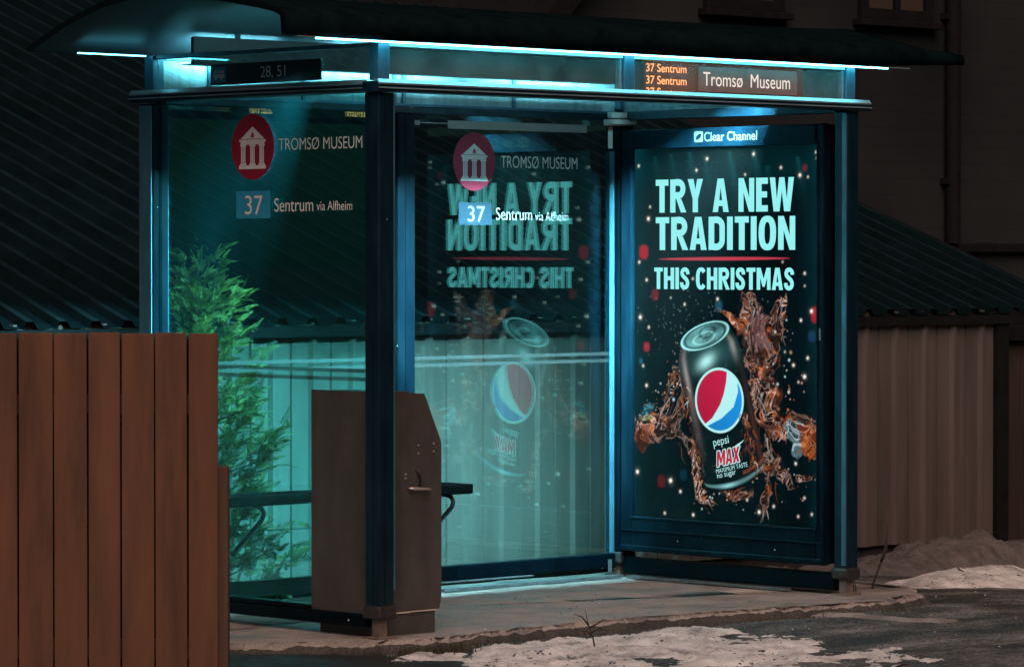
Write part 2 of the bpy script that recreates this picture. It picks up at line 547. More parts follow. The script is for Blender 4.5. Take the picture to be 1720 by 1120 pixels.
def prism(bm, poly, axis, a, b, mi=0):
    """poly: 2-D points in the plane across 'axis'; extruded from a to b"""
    def p3(p, t):
        if axis == 'x': return (t, p[0], p[1])
        if axis == 'y': return (p[0], t, p[1])
        return (p[0], p[1], t)
    va = [bm.verts.new(p3(p, a)) for p in poly]
    vb = [bm.verts.new(p3(p, b)) for p in poly]
    n = len(poly)
    fs = [bm.faces.new(va), bm.faces.new(list(reversed(vb)))]
    for i in range(n):
        fs.append(bm.faces.new([va[i], vb[i], vb[(i + 1) % n], va[(i + 1) % n]]))
    for f in fs:
        f.material_index = mi
    bmesh.ops.recalc_face_normals(bm, faces=fs)

def cyl(bm, p0, p1, r0, r1=None, seg=12, mi=0):
    r1 = r0 if r1 is None else r1
    p0, p1 = Vector(p0), Vector(p1)
    d = p1 - p0
    q = d.to_track_quat('Z', 'Y').to_matrix().to_4x4()
    res = bmesh.ops.create_cone(bm, cap_ends=True, segments=seg, radius1=r0, radius2=max(r1, 1e-4), depth=d.length,
                                matrix=Matrix.Translation((p0 + p1) / 2) @ q)
    for f in {f for v in res['verts'] for f in v.link_faces}:
        f.material_index = mi

def tube(bm, pts, r, seg=8, mi=0):
    pts = [Vector(p) for p in pts]
    rings = []
    for i, p in enumerate(pts):
        t = (pts[min(i + 1, len(pts) - 1)] - pts[max(i - 1, 0)]).normalized()
        a = t.cross(Vector((0.3, 0.9, 0.31))).normalized()
        b = t.cross(a)
        rr = r[i] if isinstance(r, (list, tuple)) else r
        rings.append([bm.verts.new(p + (a * math.cos(k * 2 * math.pi / seg) + b * math.sin(k * 2 * math.pi / seg)) * rr) for k in range(seg)])
    for i in range(len(rings) - 1):
        for k in range(seg):
            bm.faces.new([rings[i][k], rings[i][(k + 1) % seg], rings[i + 1][(k + 1) % seg], rings[i + 1][k]]).material_index = mi
    bm.faces.new(list(reversed(rings[0]))).material_index = mi
    bm.faces.new(rings[-1]).material_index = mi

def obj(name, bm, mats, parent=None, smooth=False):
    me = bpy.data.meshes.new(name)
    if isinstance(bm, bmesh.types.BMesh):
        bm.to_mesh(me)
        bm.free()
    else:
        me = bm
        me.name = name
    for m in (mats if isinstance(mats, (list, tuple)) else [mats]):
        me.materials.append(M[m] if isinstance(m, str) else m)
    if smooth:
        for p in me.polygons:
            p.use_smooth = True
    o = bpy.data.objects.new(name, me)
    COL.objects.link(o)
    if parent is not None:
        o.parent = parent
        if parent.parent is None:
            o.location = -parent.location
    return o

def thing(name, label, cat, loc=(0, 0, 0), group=None):
    o = bpy.data.objects.new(name, None)
    COL.objects.link(o)
    o.location = loc
    o.empty_display_size = 0.2
    tag(o, label, cat, group)
    return o

def tag(o, label, cat, group=None):
    o['label'] = label
    o['category'] = cat
    if group:
        o['group'] = group
    return o

def B():
    return bmesh.new()

def text_into(bm, body, org, right, up, w, h, mi=0, bold=0.0, thick=0.0006, spacing=1.0, shear=0.0, fit='both'):
    """real lettering: a text outline turned into mesh and fitted to a w x h box at org (lower left)"""
    cu = bpy.data.curves.new("lettering_curve", 'FONT')
    cu.body = body
    cu.size = 1.0
    cu.offset = bold
    cu.space_character = spacing
    cu.shear = shear
    cu.resolution_u = 6
    to = bpy.data.objects.new("lettering_source", cu)
    COL.objects.link(to)
    dg = bpy.context.evaluated_depsgraph_get()
    dg.update()
    me = bpy.data.meshes.new_from_object(to.evaluated_get(dg))
    co = np.empty(len(me.vertices) * 3)
    me.vertices.foreach_get('co', co)
    co = co.reshape(-1, 3)
    x0, x1, y0, y1 = co[:, 0].min(), co[:, 0].max(), co[:, 1].min(), co[:, 1].max()
    right, up, org = Vector(right), Vector(up), Vector(org)
    nrm = right.cross(up).normalized()
    sx, sy = w / (x1 - x0), h / (y1 - y0)
    if fit == 'h':
        sx = sy
    vs = [bm.verts.new(org + right * ((c[0] - x0) * sx) + up * ((c[1] - y0) * sy) + nrm * thick) for c in co]
    for p in me.polygons:
        try:
            f = bm.faces.new([vs[i] for i in p.vertices])
            f.material_index = mi
        except ValueError:
            pass
    bpy.data.objects.remove(to)
    bpy.data.meshes.remove(me)

def disc_into(bm, c, right, up, rx, ry, off, mi=0, seg=48):
    right, up, c = Vector(right), Vector(up), Vector(c)
    n = right.cross(up).normalized()
    vs = [bm.verts.new(c + right * math.cos(2 * math.pi * k / seg) * rx + up * math.sin(2 * math.pi * k / seg) * ry + n * off) for k in range(seg)]
    bm.faces.new(vs).material_index = mi

def poly_into(bm, pts, c, right, up, s, off, mi=0):
    right, up, c = Vector(right), Vector(up), Vector(c)
    n = right.cross(up).normalized()
    bm.faces.new([bm.verts.new(c + right * (p[0] * s) + up * (p[1] * s) + n * off) for p in pts]).material_index = mi

# ------------------------------------------------------------------ setting: ground and platform
def fbm(x, y, o=5, seed=0.0):
    return mnoise.fractal(Vector((x, y, seed)), 1.0, 2.0, o)

def ground_z(u, v):
    z = -0.05
    z -= 0.05 * min(3.5, max(0.0, u - 3.2)) * (1 if v > -3 else max(0, 1 + (v + 3) / 3))
    if v > 1.9:
        z -= 0.06 * min(1, (v - 1.9) / 0.4)
    if v < -2.6:
        z -= 0.004 * (-2.6 - v) if v > -30 else 0.11
    return z + 0.012 * fbm(u * 1.3, v * 1.3, 4) + 0.004 * fbm(u * 9, v * 9, 3, 5)

def axis_coords(a, b, step, far):
    c = list(np.arange(a, b + 1e-6, step))
    lo, hi, s = a, b, step
    L, Hh = [], []
    while lo > -far:
        s *= 1.35
        lo -= s
        L.append(lo)
    s = step
    while hi < far:
        s *= 1.35
        hi += s
        Hh.append(hi)
    return list(reversed(L)) + c + Hh

def grid_mesh(us, vs, zf, keep=None):
    bm = B()
    vv = [[bm.verts.new((u, v, zf(u, v))) for v in vs] for u in us]
    for i in range(len(us) - 1):
        for j in range(len(vs) - 1):
            if keep is None or keep(i, j):
                bm.faces.new([vv[i][j], vv[i + 1][j], vv[i + 1][j + 1], vv[i][j + 1]])
    return bm

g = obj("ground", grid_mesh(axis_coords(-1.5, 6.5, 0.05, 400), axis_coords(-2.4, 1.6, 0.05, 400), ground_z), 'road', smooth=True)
g['kind'] = 'structure'

def build_platform():
    front = [(-1.9, 0.52), (-0.80, 0.30), (-0.39, 0.03), (-0.22, -0.11), (0.14, -0.205), (0.6, -0.17), (1.04, -0.14), (1.82, -0.20), (2.4, -0.30), (2.94, -0.39), (3.3, -0.28), (3.62, 0.05)]
    pts = []
    for (a, b) in zip(front, front[1:]):
        n = max(2, int(math.dist(a, b) / 0.014))
        for k in range(n):
            t = k / n
            x, y = a[0] + (b[0] - a[0]) * t, a[1] + (b[1] - a[1]) * t
            w = 0.03 * fbm(x * 5, y * 5, 4, 2) + 0.022 * fbm(x * 19, y * 19, 4, 3)
            pts.append((x + w * 0.5, y + w))
    pts += [(3.75, 0.5), (3.8, 1.2), (3.7, 1.72)]
    for k in range(40):
        pts.append((3.6 - k * 5.4 / 39, 1.74 + 0.03 * fbm(k * 0.4, 3)))
    n = len(pts)
    cx, cy = 1.2, 0.85
    bm = B()
    rings = []
    # sunk skirt, rounded worn lip, flat top in shrinking rings
    for (sc, z) in ((1.0, -0.2), (0.985, -0.055), (0.978, -0.018), (0.966, -0.004)):
        rings.append([bm.verts.new((cx + (x - cx) * (1 - (1 - sc) * 1.2), cy + (y - cy) * (1 - (1 - sc) * 2.2), z + (0.014 * fbm(x * 14 + sc * 300, y * 14, 4, 7) if z > -0.1 else 0))) for x, y in pts])
    for sc in np.linspace(0.93, 0.05, 26):
        rings.append([bm.verts.new((cx + (x - cx) * sc, cy + (y - cy) * sc, 0.0025 * fbm(x * sc * 4, y * sc * 4, 3, 1))) for x, y in pts])
    for ri, (a, b) in enumerate(zip(rings, rings[1:])):
        for i in range(n):
            bm.faces.new([a[i], a[(i + 1) % n], b[(i + 1) % n], b[i]]).material_index = 1 if ri < 2 else 0
    bm.faces.new(rings[-1])
    bmesh.ops.recalc_face_normals(bm, faces=bm.faces)
    return obj("pavement", bm, ['platform', 'kerb_dirt'], smooth=True)
pv = build_platform()
pv['kind'] = 'structure'

# ---- snow
def bumpf(d):
    return max(0.0, 1 - d) if d > 0 else 1.0

def snow_patch(name, u0, u1, v0, v1, step, thick, mat):
    us, vs = np.arange(u0, u1, step), np.arange(v0, v1, step)
    T = {}
    for i, u in enumerate(us):
        for j, v in enumerate(vs):
            T[i, j] = thick(u, v)
    bm = B()
    V = {}
    for i in range(len(us) - 1):
        for j in range(len(vs) - 1):
            q = [(i, j), (i + 1, j), (i + 1, j + 1), (i, j + 1)]
            if max(T[k] for k in q) > 0:
                f = []
                for k in q:
                    if k not in V:
                        u, v = us[k[0]], vs[k[1]]
                        V[k] = bm.verts.new((u, v, ground_z(u, v) + max(T[k], -0.012)))
                    f.append(V[k])
                bm.faces.new(f)
    o = obj(name, bm, mat, smooth=True)
    o['kind'] = 'structure'
    return o

def kerb_snow(u, v):
    # strip of packed snow along the front of the kerb, thinning to the right
    kv = -0.24 - 0.06 * max(0, u - 1.4)
    d = kv - v
    a = min(1, max(0, d / 0.07)) * (1 if d > 0 else 0) - (0.6 if d < 0 else 0)
    right = 1.72 - 0.12 * d + 0.25 * fbm(v * 2, 1.7, 3)
    b = min(1.0, (right - u) / 0.25)
    lft = min(1.0, (u + 0.32 + 0.2 * fbm(v * 3, 9, 3)) / 0.2)
    n = fbm(u * 3.2, v * 3.2, 5, 4)
    fine = fbm(u * 14, v * 14, 4, 8)
    return 0.022 * min(a, b, lft) + 0.024 * n + 0.010 * fine + 0.007 * fbm(u * 45, v * 45, 3, 1) - 0.006 - 0.012 * max(0, d - 0.4)
snow_patch("snow_ground", -0.7, 2.3, -1.9, -0.12, 0.016, kerb_snow, 'snow')

M['soil'] = speckle_mat("dark_damp_soil", (0.022, 0.02, 0.018), (0.01, 0.009, 0.008), (0.045, 0.04, 0.036), (0.6, 0.6, 0.6))
def soil(u, v):
    e = min(-0.10 - u + 0.05 * fbm(v * 6, 3), u + 3.4, v + 1.6 + 0.08 * fbm(u * 5, 2), 2.0 - v)
    return min(0.012, e * 0.2) + 0.004 * fbm(u * 15, v * 15, 4)
snow_patch("soil_ground", -3.5, 0.1, -1.7, 2.0, 0.03, soil, 'soil')  # dark soil, also laid to keep the fence gaps dark

def lump_snow(u, v):
    du, dv = u - 5.75, v - 1.0
    a, b = du * 0.72 + dv * 0.69, -du * 0.69 + dv * 0.72
    # long low ridge running to the right
    along = du
    d = 1 - (abs(du) / 1.25) ** 2.5 - ((dv + 0.06 * math.sin(along * 3)) / 0.38) ** 2
    return 0.11 * d * (0.75 + 0.5 * fbm(u * 2.2, v * 2.2, 4, 3)) + 0.014 * fbm(u * 9, v * 9, 4)
snow_patch("snow_ground", 3.7, 6.9, 0.4, 1.5, 0.02, lump_snow, 'snow')

def bank_snow(u, v):
    ridge = 1 - ((v - 2.12) / 0.42) ** 2
    ends = min(1, (u - 4.1) / 0.9)
    h = 0.19 + 0.07 * math.sin(u * 2.1 + 0.4) + 0.09 * fbm(u * 1.7, v * 1.7, 4, 6)
    return h * ridge * ends + 0.045 * fbm(u * 5, v * 5, 5, 2) + 0.012 * fbm(u * 19, v * 19, 3, 4) - 0.02
snow_patch("snow_ground", 4.0, 9.6, 1.55, 2.38, 0.028, bank_snow, 'snow_old')

def frost_strip(u, v):
    # pale wedge of trodden frost running from the kerb tip into the road
    a = (-0.12 - v) / 0.75
    if a < 0 or a > 1:
        return -0.01
    c = 2.44 + 0.22 * a + 0.02 * fbm(v * 8, 2)
    w = 0.10 * (1 - 0.5 * a)
    return 0.012 * (1 - ((u - c) / w) ** 2) + 0.004 * fbm(u * 12, v * 12, 3)
snow_patch("snow_ground", 2.1, 3.0, -1.0, -0.1, 0.012, frost_strip, 'platform')

# ------------------------------------------------------------------ garage behind the shelter
GV, EV, EZ, SL = 2.40, 2.345, 1.25, 0.37
def build_garage():
    t = thing("garage", "low garage clad in beige ribbed sheets under a dark ribbed metal roof", "garage", (2, GV, -0.2))
    # ribbed cladding: trapezoid profile extruded upward
    prof = []
    u = -5.0
    k = 0
    while u < 7.04:
        prof += [(u, 0), (u + 0.085, 0), (u + 0.088, 0.012), (u + 0.098, 0.012), (u + 0.101, 0), (u + 0.205, 0), (u + 0.218, -0.024), (u + 0.240, -0.024), (u + 0.252, 0)]
        u += 0.26
    prof = [p for p in prof if p[0] < 7.05] + [(7.05, 0)]
    bm = B()
    lo = [bm.verts.new((p[0], GV + p[1], -0.062)) for p in prof]
    hi = [bm.verts.new((p[0], GV + p[1], EZ + 0.02)) for p in prof]
    for i in range(len(prof) - 1):
        bm.faces.new([lo[i], lo[i + 1], hi[i + 1], hi[i]])
    # side and back walls
    for (a, b) in (((7.05, GV), (7.05, GV + 5)), ((7.05, GV + 5), (-5, GV + 5)), ((-5, GV + 5), (-5, GV))):
        bm.faces.new([bm.verts.new((a[0], a[1], -0.062)), bm.verts.new((b[0], b[1], -0.062)), bm.verts.new((b[0], b[1], EZ + SL * (b[1] - EV))), bm.verts.new((a[0], a[1], EZ + SL * (a[1] - EV)))])
    obj("wall", bm, 'clad', t)
    bm = B()
    box(bm, -4.9, 6.98, GV + 0.04, GV + 4.9, -0.6, -0.02)
    obj("foundation", bm, 'found', t)
    bm = B()
    box(bm, 7.052, 7.16, GV - 0.03, GV + 0.09, -0.45, EZ)
    obj("corner_board", bm, 'trim_dark', t)
    # ribbed roof sheet
    bm = B()
    prof = []
    u = -7.0
    while u < 7.78:
        prof += [(u, 0), (u + 0.09, 0), (u + 0.112, 0.034), (u + 0.152, 0.034), (u + 0.174, 0)]
        u += 0.19
    prof.append((7.8, 0))
    V1, V2 = EV, EV + 5.6
    a = [bm.verts.new((p[0], V1, EZ + p[1])) for p in prof]
    b = [bm.verts.new((p[0], V2, EZ + SL * (V2 - V1) + p[1])) for p in prof]
    c = [bm.verts.new((p[0], V2 + 5, EZ - 0.1 + p[1])) for p in prof]
    for i in range(len(prof) - 1):
        crest = 1 if prof[i][1] > 0.01 and prof[i + 1][1] > 0.01 else 0
        bm.faces.new([a[i], a[i + 1], b[i + 1], b[i]]).material_index = crest
        bm.faces.new([b[i], b[i + 1], c[i + 1], c[i]]).material_index = crest
    rf = obj("roof", bm, ['roofsheet', 'roofcrest'], t)
    bm = B()
    box(bm, -7.0, 7.8, EV + 0.008, EV + 0.026, EZ - 0.06, EZ - 0.004)
    prism(bm, [(EV + 0.05, EZ - 0.08), (V2, EZ + SL * (V2 - EV) - 0.1), (V2, EZ + SL * (V2 - EV) + 0.03), (EV + 0.0, EZ + 0.03)], 'x', 7.802, 7.83)
    obj("eave_board", bm, 'trim_dark', rf)
    bm = B()
    prism(bm, [(EV + 0.027, EZ - 0.03), (GV - 0.026, EZ - 0.03), (GV - 0.026, EZ - 0.005), (EV + 0.027, EZ - 0.005)], 'x', -7, 7.0)
    obj("soffit", bm, 'trim_dark', rf)
build_garage()

# brown boarded wall seen past the garage corner
def build_side_wall():
    t = thing("boarded_wall", "dim brown boarded wall beyond the corner of the beige garage", "wall", (9.6, 4.0, -0.3))
    bm = B()
    u = 8.0
    while u < 13:
        box(bm, u, u + 0.145, 4.0 + random.uniform(-0.004, 0.004), 4.03, -0.5, 1.02, 0.004)
        u += 0.15
    obj("boards", bm, 'wood_grey', t)
    bm = B()
    box(bm, 7.95, 13.0, 4.04, 4.12, -0.5, 1.25)
    obj("dark_backing", bm, 'trim_dark', t)
    bm = B()
    box(bm, 7.95, 13.05, 3.93, 4.035, 1.03, 1.13, 0.006)
    obj("top_rail", bm, 'trim_dark', t)
build_side_wall()

# ------------------------------------------------------------------ house far behind
def build_house():
    HV = 9.0
    t = thing("house", "tall dark sided house rising behind the shelter and the garage", "house", (13, HV, -0.3))
    bm = B()
    prism(bm, [(9.45, -0.4), (28, -0.4), (28, 6.6), (13.0, 6.6), (9.45, 3.05)], 'y', HV, HV + 7)
    obj("wall", bm, 'siding', t)
    bm = B()
    prism(bm, [(9.0, 2.6), (13.0, 6.6), (13.0, 6.85), (8.9, 2.75)], 'y', HV - 0.35, HV + 7.3)
    obj("roof", bm, 'trim_dark', t)
    bm = B()
    box(bm, 14.5, 28, HV - 0.07, HV - 0.002, 1.62, 1.70, 0.01)
    obj("ledge", bm, 'trim_dark', t)
    bm = B()
    cyl(bm, (14.69, HV - 0.07, 1.70), (14.69, HV - 0.07, 6.6), 0.065, seg=16)
    for z in (2.2, 3.6, 5.0):
        box(bm, 14.60, 14.78, HV - 0.09, HV - 0.003, z, z + 0.05)
    obj("downpipe", bm, 'trim_dark', t)
    for (a, b) in ((11.64, 12.56), (13.52, 14.45)):
        bm = B()
        z0, z1 = 3.56, 4.95
        for (x0, x1, y0, y1) in ((a, a + 0.09, z0, z1), (b - 0.09, b, z0, z1), (a + 0.091, b - 0.091, z0, z0 + 0.09), (a + 0.091, b - 0.091, z1 - 0.09, z1), ((a + b) / 2 - 0.03, (a + b) / 2 + 0.03, z0 + 0.091, z1 - 0.091)):
            box(bm, x0, x1, HV - 0.06, HV - 0.003, y0, y1, 0.006)
        w = obj("window", bm, 'trim_dark', t)
        bm = B()
        box(bm, a - 0.06, b + 0.06, HV - 0.11, HV - 0.003, z0 - 0.06, z0 - 0.003, 0.006)
        obj("sill", bm, 'trim_dark', w)
        bm = B()
        # folded curtain behind the pane
        nn = 60
        x0, x1 = a + 0.095, b - 0.095
        lo, hi = [], []
        for k in range(nn + 1):
            x = x0 + (x1 - x0) * k / nn
            y = HV - 0.012 + 0.008 * math.sin(k * 1.1)
            lo.append(bm.verts.new((x, y, z0 + 0.09)))
            hi.append(bm.verts.new((x, y, z1 - 0.09)))
        for k in range(nn):
            bm.faces.new([lo[k], lo[k + 1], hi[k + 1], hi[k]])
        obj("curtain", bm, 'curtain', w)
        bm = B()
        box(bm, a + 0.092, b - 0.092, HV - 0.04, HV - 0.034, z0 + 0.092, z1 - 0.092)
        obj("pane", bm, 'glass_case', w)
build_house()

# ------------------------------------------------------------------ wooden fence in front
def build_fence():
    r = Vector((0.7166, -0.6975, 0))
    end = Vector((-1.60, -0.875, 0))          # right end of the boards
    nf = Vector((-0.6975, -0.7166, 0))        # towards the camera
    t = thing("wooden_fence", "brown fence of wide vertical boards standing left of the shelter", "fence", end + Vector((0, 0, -0.1)))
    def P(s, d, z):                           # s metres left of the right end, d metres towards camera
        return end - r * s + nf * d + Vector((0, 0, z))
    def slab(bm, s0, s1, d0, d1, z0, z1, lean=0.0, bev=0.004):
        q = B()
        box(q, s0, s1, d0, d1, z0, z1, bev)
        mp = {}
        for v in q.verts:
            mp[v] = bm.verts.new(P(v.co.x + lean * (v.co.z - z0), v.co.y, v.co.z))
        for f in q.faces:
            bm.faces.new([mp[v] for v in reversed(f.verts)])
        q.free()
    W_ = [0.107, 0.116, 0.119, 0.116, 0.121, 0.125, 0.128, 0.122, 0.124, 0.12, 0.125]
    bm = B()
    s = 0.0
    edges = []
    for i, w in enumerate(W_):
        slab(bm, s, s + w, 0.0, 0.022, -0.06, 1.300 + (0.002 if i % 2 else -0.001), lean=random.uniform(-0.0015, 0.0015), bev=0.0035)
        edges.append((s, w))
        s += w + random.uniform(0.0045, 0.0065)
    bmesh.ops.recalc_face_normals(bm, faces=bm.faces)
    for (sx, w) in edges:
        for k in range(2):
            if random.random() < 0.5:
                px = sx + w * (0.3 if k == 0 else 0.7) + random.uniform(-0.012, 0.012)
                disc_into(bm, P(px, 0.0, 1.045 + random.uniform(-0.012, 0.012)), -r, (0, 0, 1), 0.0025, 0.003, 0.0226, 1, 8)
    for (px, z, rr) in ((0.045, 0.80, 0.008), (0.03, 0.70, 0.006), (0.06, 0.92, 0.004), (0.30, 0.88, 0.004), (0.65, 0.42, 0.006), (0.05, 0.11, 0.01), (0.03, 0.14, 0.007), (0.27, 0.1, 0.008), (0.42, 0.13, 0.006)):
        disc_into(bm, P(px, 0.0, z), -r, (0, 0, 1), rr * 0.7, rr, 0.0228, 1, 14)
    obj("boards", bm, ['wood', 'knot'], t)
    for z0, z1 in ((1.000, 1.075), (0.1, 0.175)):
        bm = B()
        slab(bm, 0.004, s, -0.042, -0.003, z0, z1)
        bmesh.ops.recalc_face_normals(bm, faces=bm.faces)
        obj("rail", bm, 'wood', t)
    bm = B()
    slab(bm, 0.02, s, -0.052, -0.045, -0.05, 1.28)
    bmesh.ops.recalc_face_normals(bm, faces=bm.faces)
    obj("dark_backing", bm, 'trim_dark', t)  # dark sheet added so the gaps between boards stay dark
    bm = B()
    slab(bm, -0.031, 0.045, -0.17, -0.09, -0.2, 0.805, bev=0.006)
    bmesh.ops.recalc_face_normals(bm, faces=bm.faces)
    obj("post", bm, 'wood_dark', t)
build_fence()

# ------------------------------------------------------------------ bus shelter
L_, W_ = 2.945, 1.477
sh = thing("bus_shelter", "glazed bus shelter with blue metal frame, lit advertising case and dark curved roof", "bus shelter", (1.47, 0.74, 0))

def add_post(x0, x1, y0, y1, z0, z1, foot=True, mat='frame'):
    bm = B()
    box(bm, x0, x1, y0, y1, z0, z1, 0.006)
    # extruded grooves on the outer faces, proud ribs
    mx, my = (x0 + x1) / 2, (y0 + y1) / 2
    box(bm, mx - 0.008, mx + 0.008, y0 - 0.003, y0 + 0.002, z0 + 0.01, z1 - 0.01)
    box(bm, x0 - 0.003, x0 + 0.002, my - 0.008, my + 0.008, z0 + 0.01, z1 - 0.01)
    p = obj("post", bm, mat, sh)
    if foot:
        bm = B()
        box(bm, mx - 0.022, mx + 0.022, my - 0.022, my + 0.022, -0.01, z0)
        box(bm, mx - 0.05, mx + 0.05, my - 0.05, my + 0.05, -0.008, 0.008)
        obj("foot", bm, 'post_foot', p)
        bm = B()
        box(bm, x0 - 0.010, x1 + 0.010, y0 - 0.010, y1 + 0.010, z0 - 0.002, z0 + 0.055, 0.012)
        obj("collar", bm, 'collar', p)
    return p

add_post(-0.043, 0.043, -0.040, 0.046, 0.085, 2.258)                        # nearest corner
add_post(L_ - 0.04, L_ + 0.04, -0.04, 0.04, 0.075, 2.258)                   # right front corner
add_post(-0.045, 0.045, W_ - 0.045, W_ + 0.045, 0.08, 2.252, mat='frame_shaded')                # left back corner
add_post(L_ - 0.05, L_ + 0.05, W_ - 0.05, W_ + 0.05, 0.07, 2.252, mat='frame_shaded')           # right back corner
add_post(1.424, 1.534, W_ - 0.035, W_ + 0.045, 0.07, 2.252, mat='frame_shaded')                 # middle of the back

# beams at header height: body with a pale top lip
def beam(name, x0, x1, y0, y1, z0, z1):
    bm = B()
    box(bm, x0, x1, y0, y1, z0, z1, 0.004, 0)
    return obj(name, bm, ['frame', 'alu'], sh)
fb = B()
prism(fb, [(-0.060, 2.262), (-0.064, 2.268), (-0.064, 2.290), (-0.054, 2.303), (0.035, 2.303), (0.035, 2.262)], 'x', -0.064, 3.045, 0)
box(fb, -0.066, 3.047, -0.068, -0.0645, 2.274, 2.279, 0, 1)
prism(fb, [(-0.0645, 2.2906), (-0.0668, 2.297), (-0.0545, 2.3125), (-0.035, 2.3125), (-0.035, 2.3035), (-0.0542, 2.3035)], 'x', -0.062, 3.043, 1)
obj("header_beam", fb, ['frame', 'alu'], sh)
fb = B()
prism(fb, [(-0.060, 2.262), (-0.064, 2.268), (-0.064, 2.290), (-0.054, 2.302), (0.035, 2.302), (0.035, 2.262)], 'y', 0.0355, 1.575, 0)
box(fb, -0.068, -0.0645, 0.0358, 1.577, 2.274, 2.279, 0, 1)
prism(fb, [(-0.0645, 2.2906), (-0.0668, 2.297), (-0.0545, 2.3125), (-0.035, 2.3125), (-0.035, 2.3025), (-0.0542, 2.3025)], 'y', 0.036, 1.573, 1)
obj("header_beam", fb, ['frame', 'alu'], sh)
beam("header_beam", 0.0355, 3.0, W_ - 0.04, W_ + 0.04, 2.252, 2.285)
beam("header_beam", L_ - 0.04, L_ + 0.04, 0.0355, W_ - 0.041, 2.252, 2.295)

# bottom rails
def rail(x0, x1, y0, y1, z0=0.045, z1=0.118):
    bm = B()
    box(bm, x0, x1, y0, y1, z0, z1, 0.006)
    o = obj("bottom_rail", bm, 'frame_shaded', sh)
    return o
rail(-0.032, 0.032, 0.050, W_ - 0.05, 0.045, 0.0975)
rail(-0.030, 0.030, 0.4225, W_ - 0.05, 0.0978, 0.118)
rail(0.05, 1.42, W_ - 0.03, W_ + 0.03)
rail(1.538, L_ - 0.055, W_ - 0.03, W_ + 0.03)
rail(L_ - 0.032, L_ + 0.032, 0.045, W_ - 0.055, 0.02, 0.10)
for q_ in ((1.56, 2.3, W_ - 0.052, W_ - 0.032, 0.040, 0.046), (1.66, 2.86, W_ - 0.10, W_ - 0.06, 0.004, 0.018), (L_ - 0.085, L_ - 0.045, 0.3, 1.35, 0.004, 0.016), (2.83, 2.85, W_ - 0.04, W_ - 0.033, 0.03, 0.09)):
    bm = B()
    box(bm, *q_)
    obj("floor_strip", bm, 'alu_dark', sh)  # strip by the poster wall added in place of a sheen on the floor

# pale strips added as painted highlights on post and pane edges
for q_ in ((L_ - 0.0475, L_ - 0.0405, -0.038, -0.012, 0.14, 2.25), (-0.0535, -0.0485, W_ - 0.042, W_ + 0.042, 0.12, 2.245), (2.868, 2.886, W_ - 0.022, W_ - 0.0045, 0.12, 2.10), (0.0435, 0.0515, -0.038, -0.028, 0.2, 2.25), (0.046, 0.056, W_ - 0.03, W_ - 0.006, 0.12, 2.2)):
    bm = B()
    box(bm, *q_, 0.001)
    obj("edge_highlight_strip", bm, 'alu_blue', sh)

# glass panels with their safety bands and film lettering
def pane(name, x0, x1, y0, y1, z0, z1, mat):
    bm = B()
    box(bm, x0, x1, y0, y1, z0, z1)
    return obj(name, bm, mat, sh)

def temple(bm, c, right, up, s, off, mi):
    """white museum emblem: pediment with a round opening, three pairs of fluted columns, bases"""
    def P(pts): poly_into(bm, pts, c, right, up, s, off, mi)
    # pediment as two halves and a lower band round the opening
    P([(-0.56, 0.24), (-0.07, 0.24), (-0.07, 0.36), (-0.02, 0.44), (0, 0.44), (0, 0.62)])
    P([(0.56, 0.24), (0, 0.62), (0, 0.44), (0.02, 0.44), (0.07, 0.36), (0.07, 0.24)])
    P([(-0.068, 0.24), (0.068, 0.24), (0.03, 0.29), (-0.03, 0.29)])
    P([(-0.62, 0.15), (0.62, 0.15), (0.62, 0.225), (-0.62, 0.225)])
    P([(-0.56, 0.07), (0.56, 0.07), (0.56, 0.148), (-0.56, 0.148)])
    for cx in (-0.43, 0.0, 0.43):
        P([(cx - 0.14, 0.01), (cx + 0.14, 0.01), (cx + 0.14, 0.068), (cx - 0.14, 0.068)])
        for k in (-1, 0, 1):
            x = cx + k * 0.074
            P([(x - 0.029, -0.5), (x + 0.029, -0.5), (x + 0.029, 0.008), (x - 0.029, 0.008)])
        P([(cx - 0.15, -0.56), (cx + 0.15, -0.56), (cx + 0.15, -0.503), (cx - 0.15, -0.503)])
    P([(-0.63, -0.67), (0.63, -0.67), (0.63, -0.563), (-0.63, -0.563)])

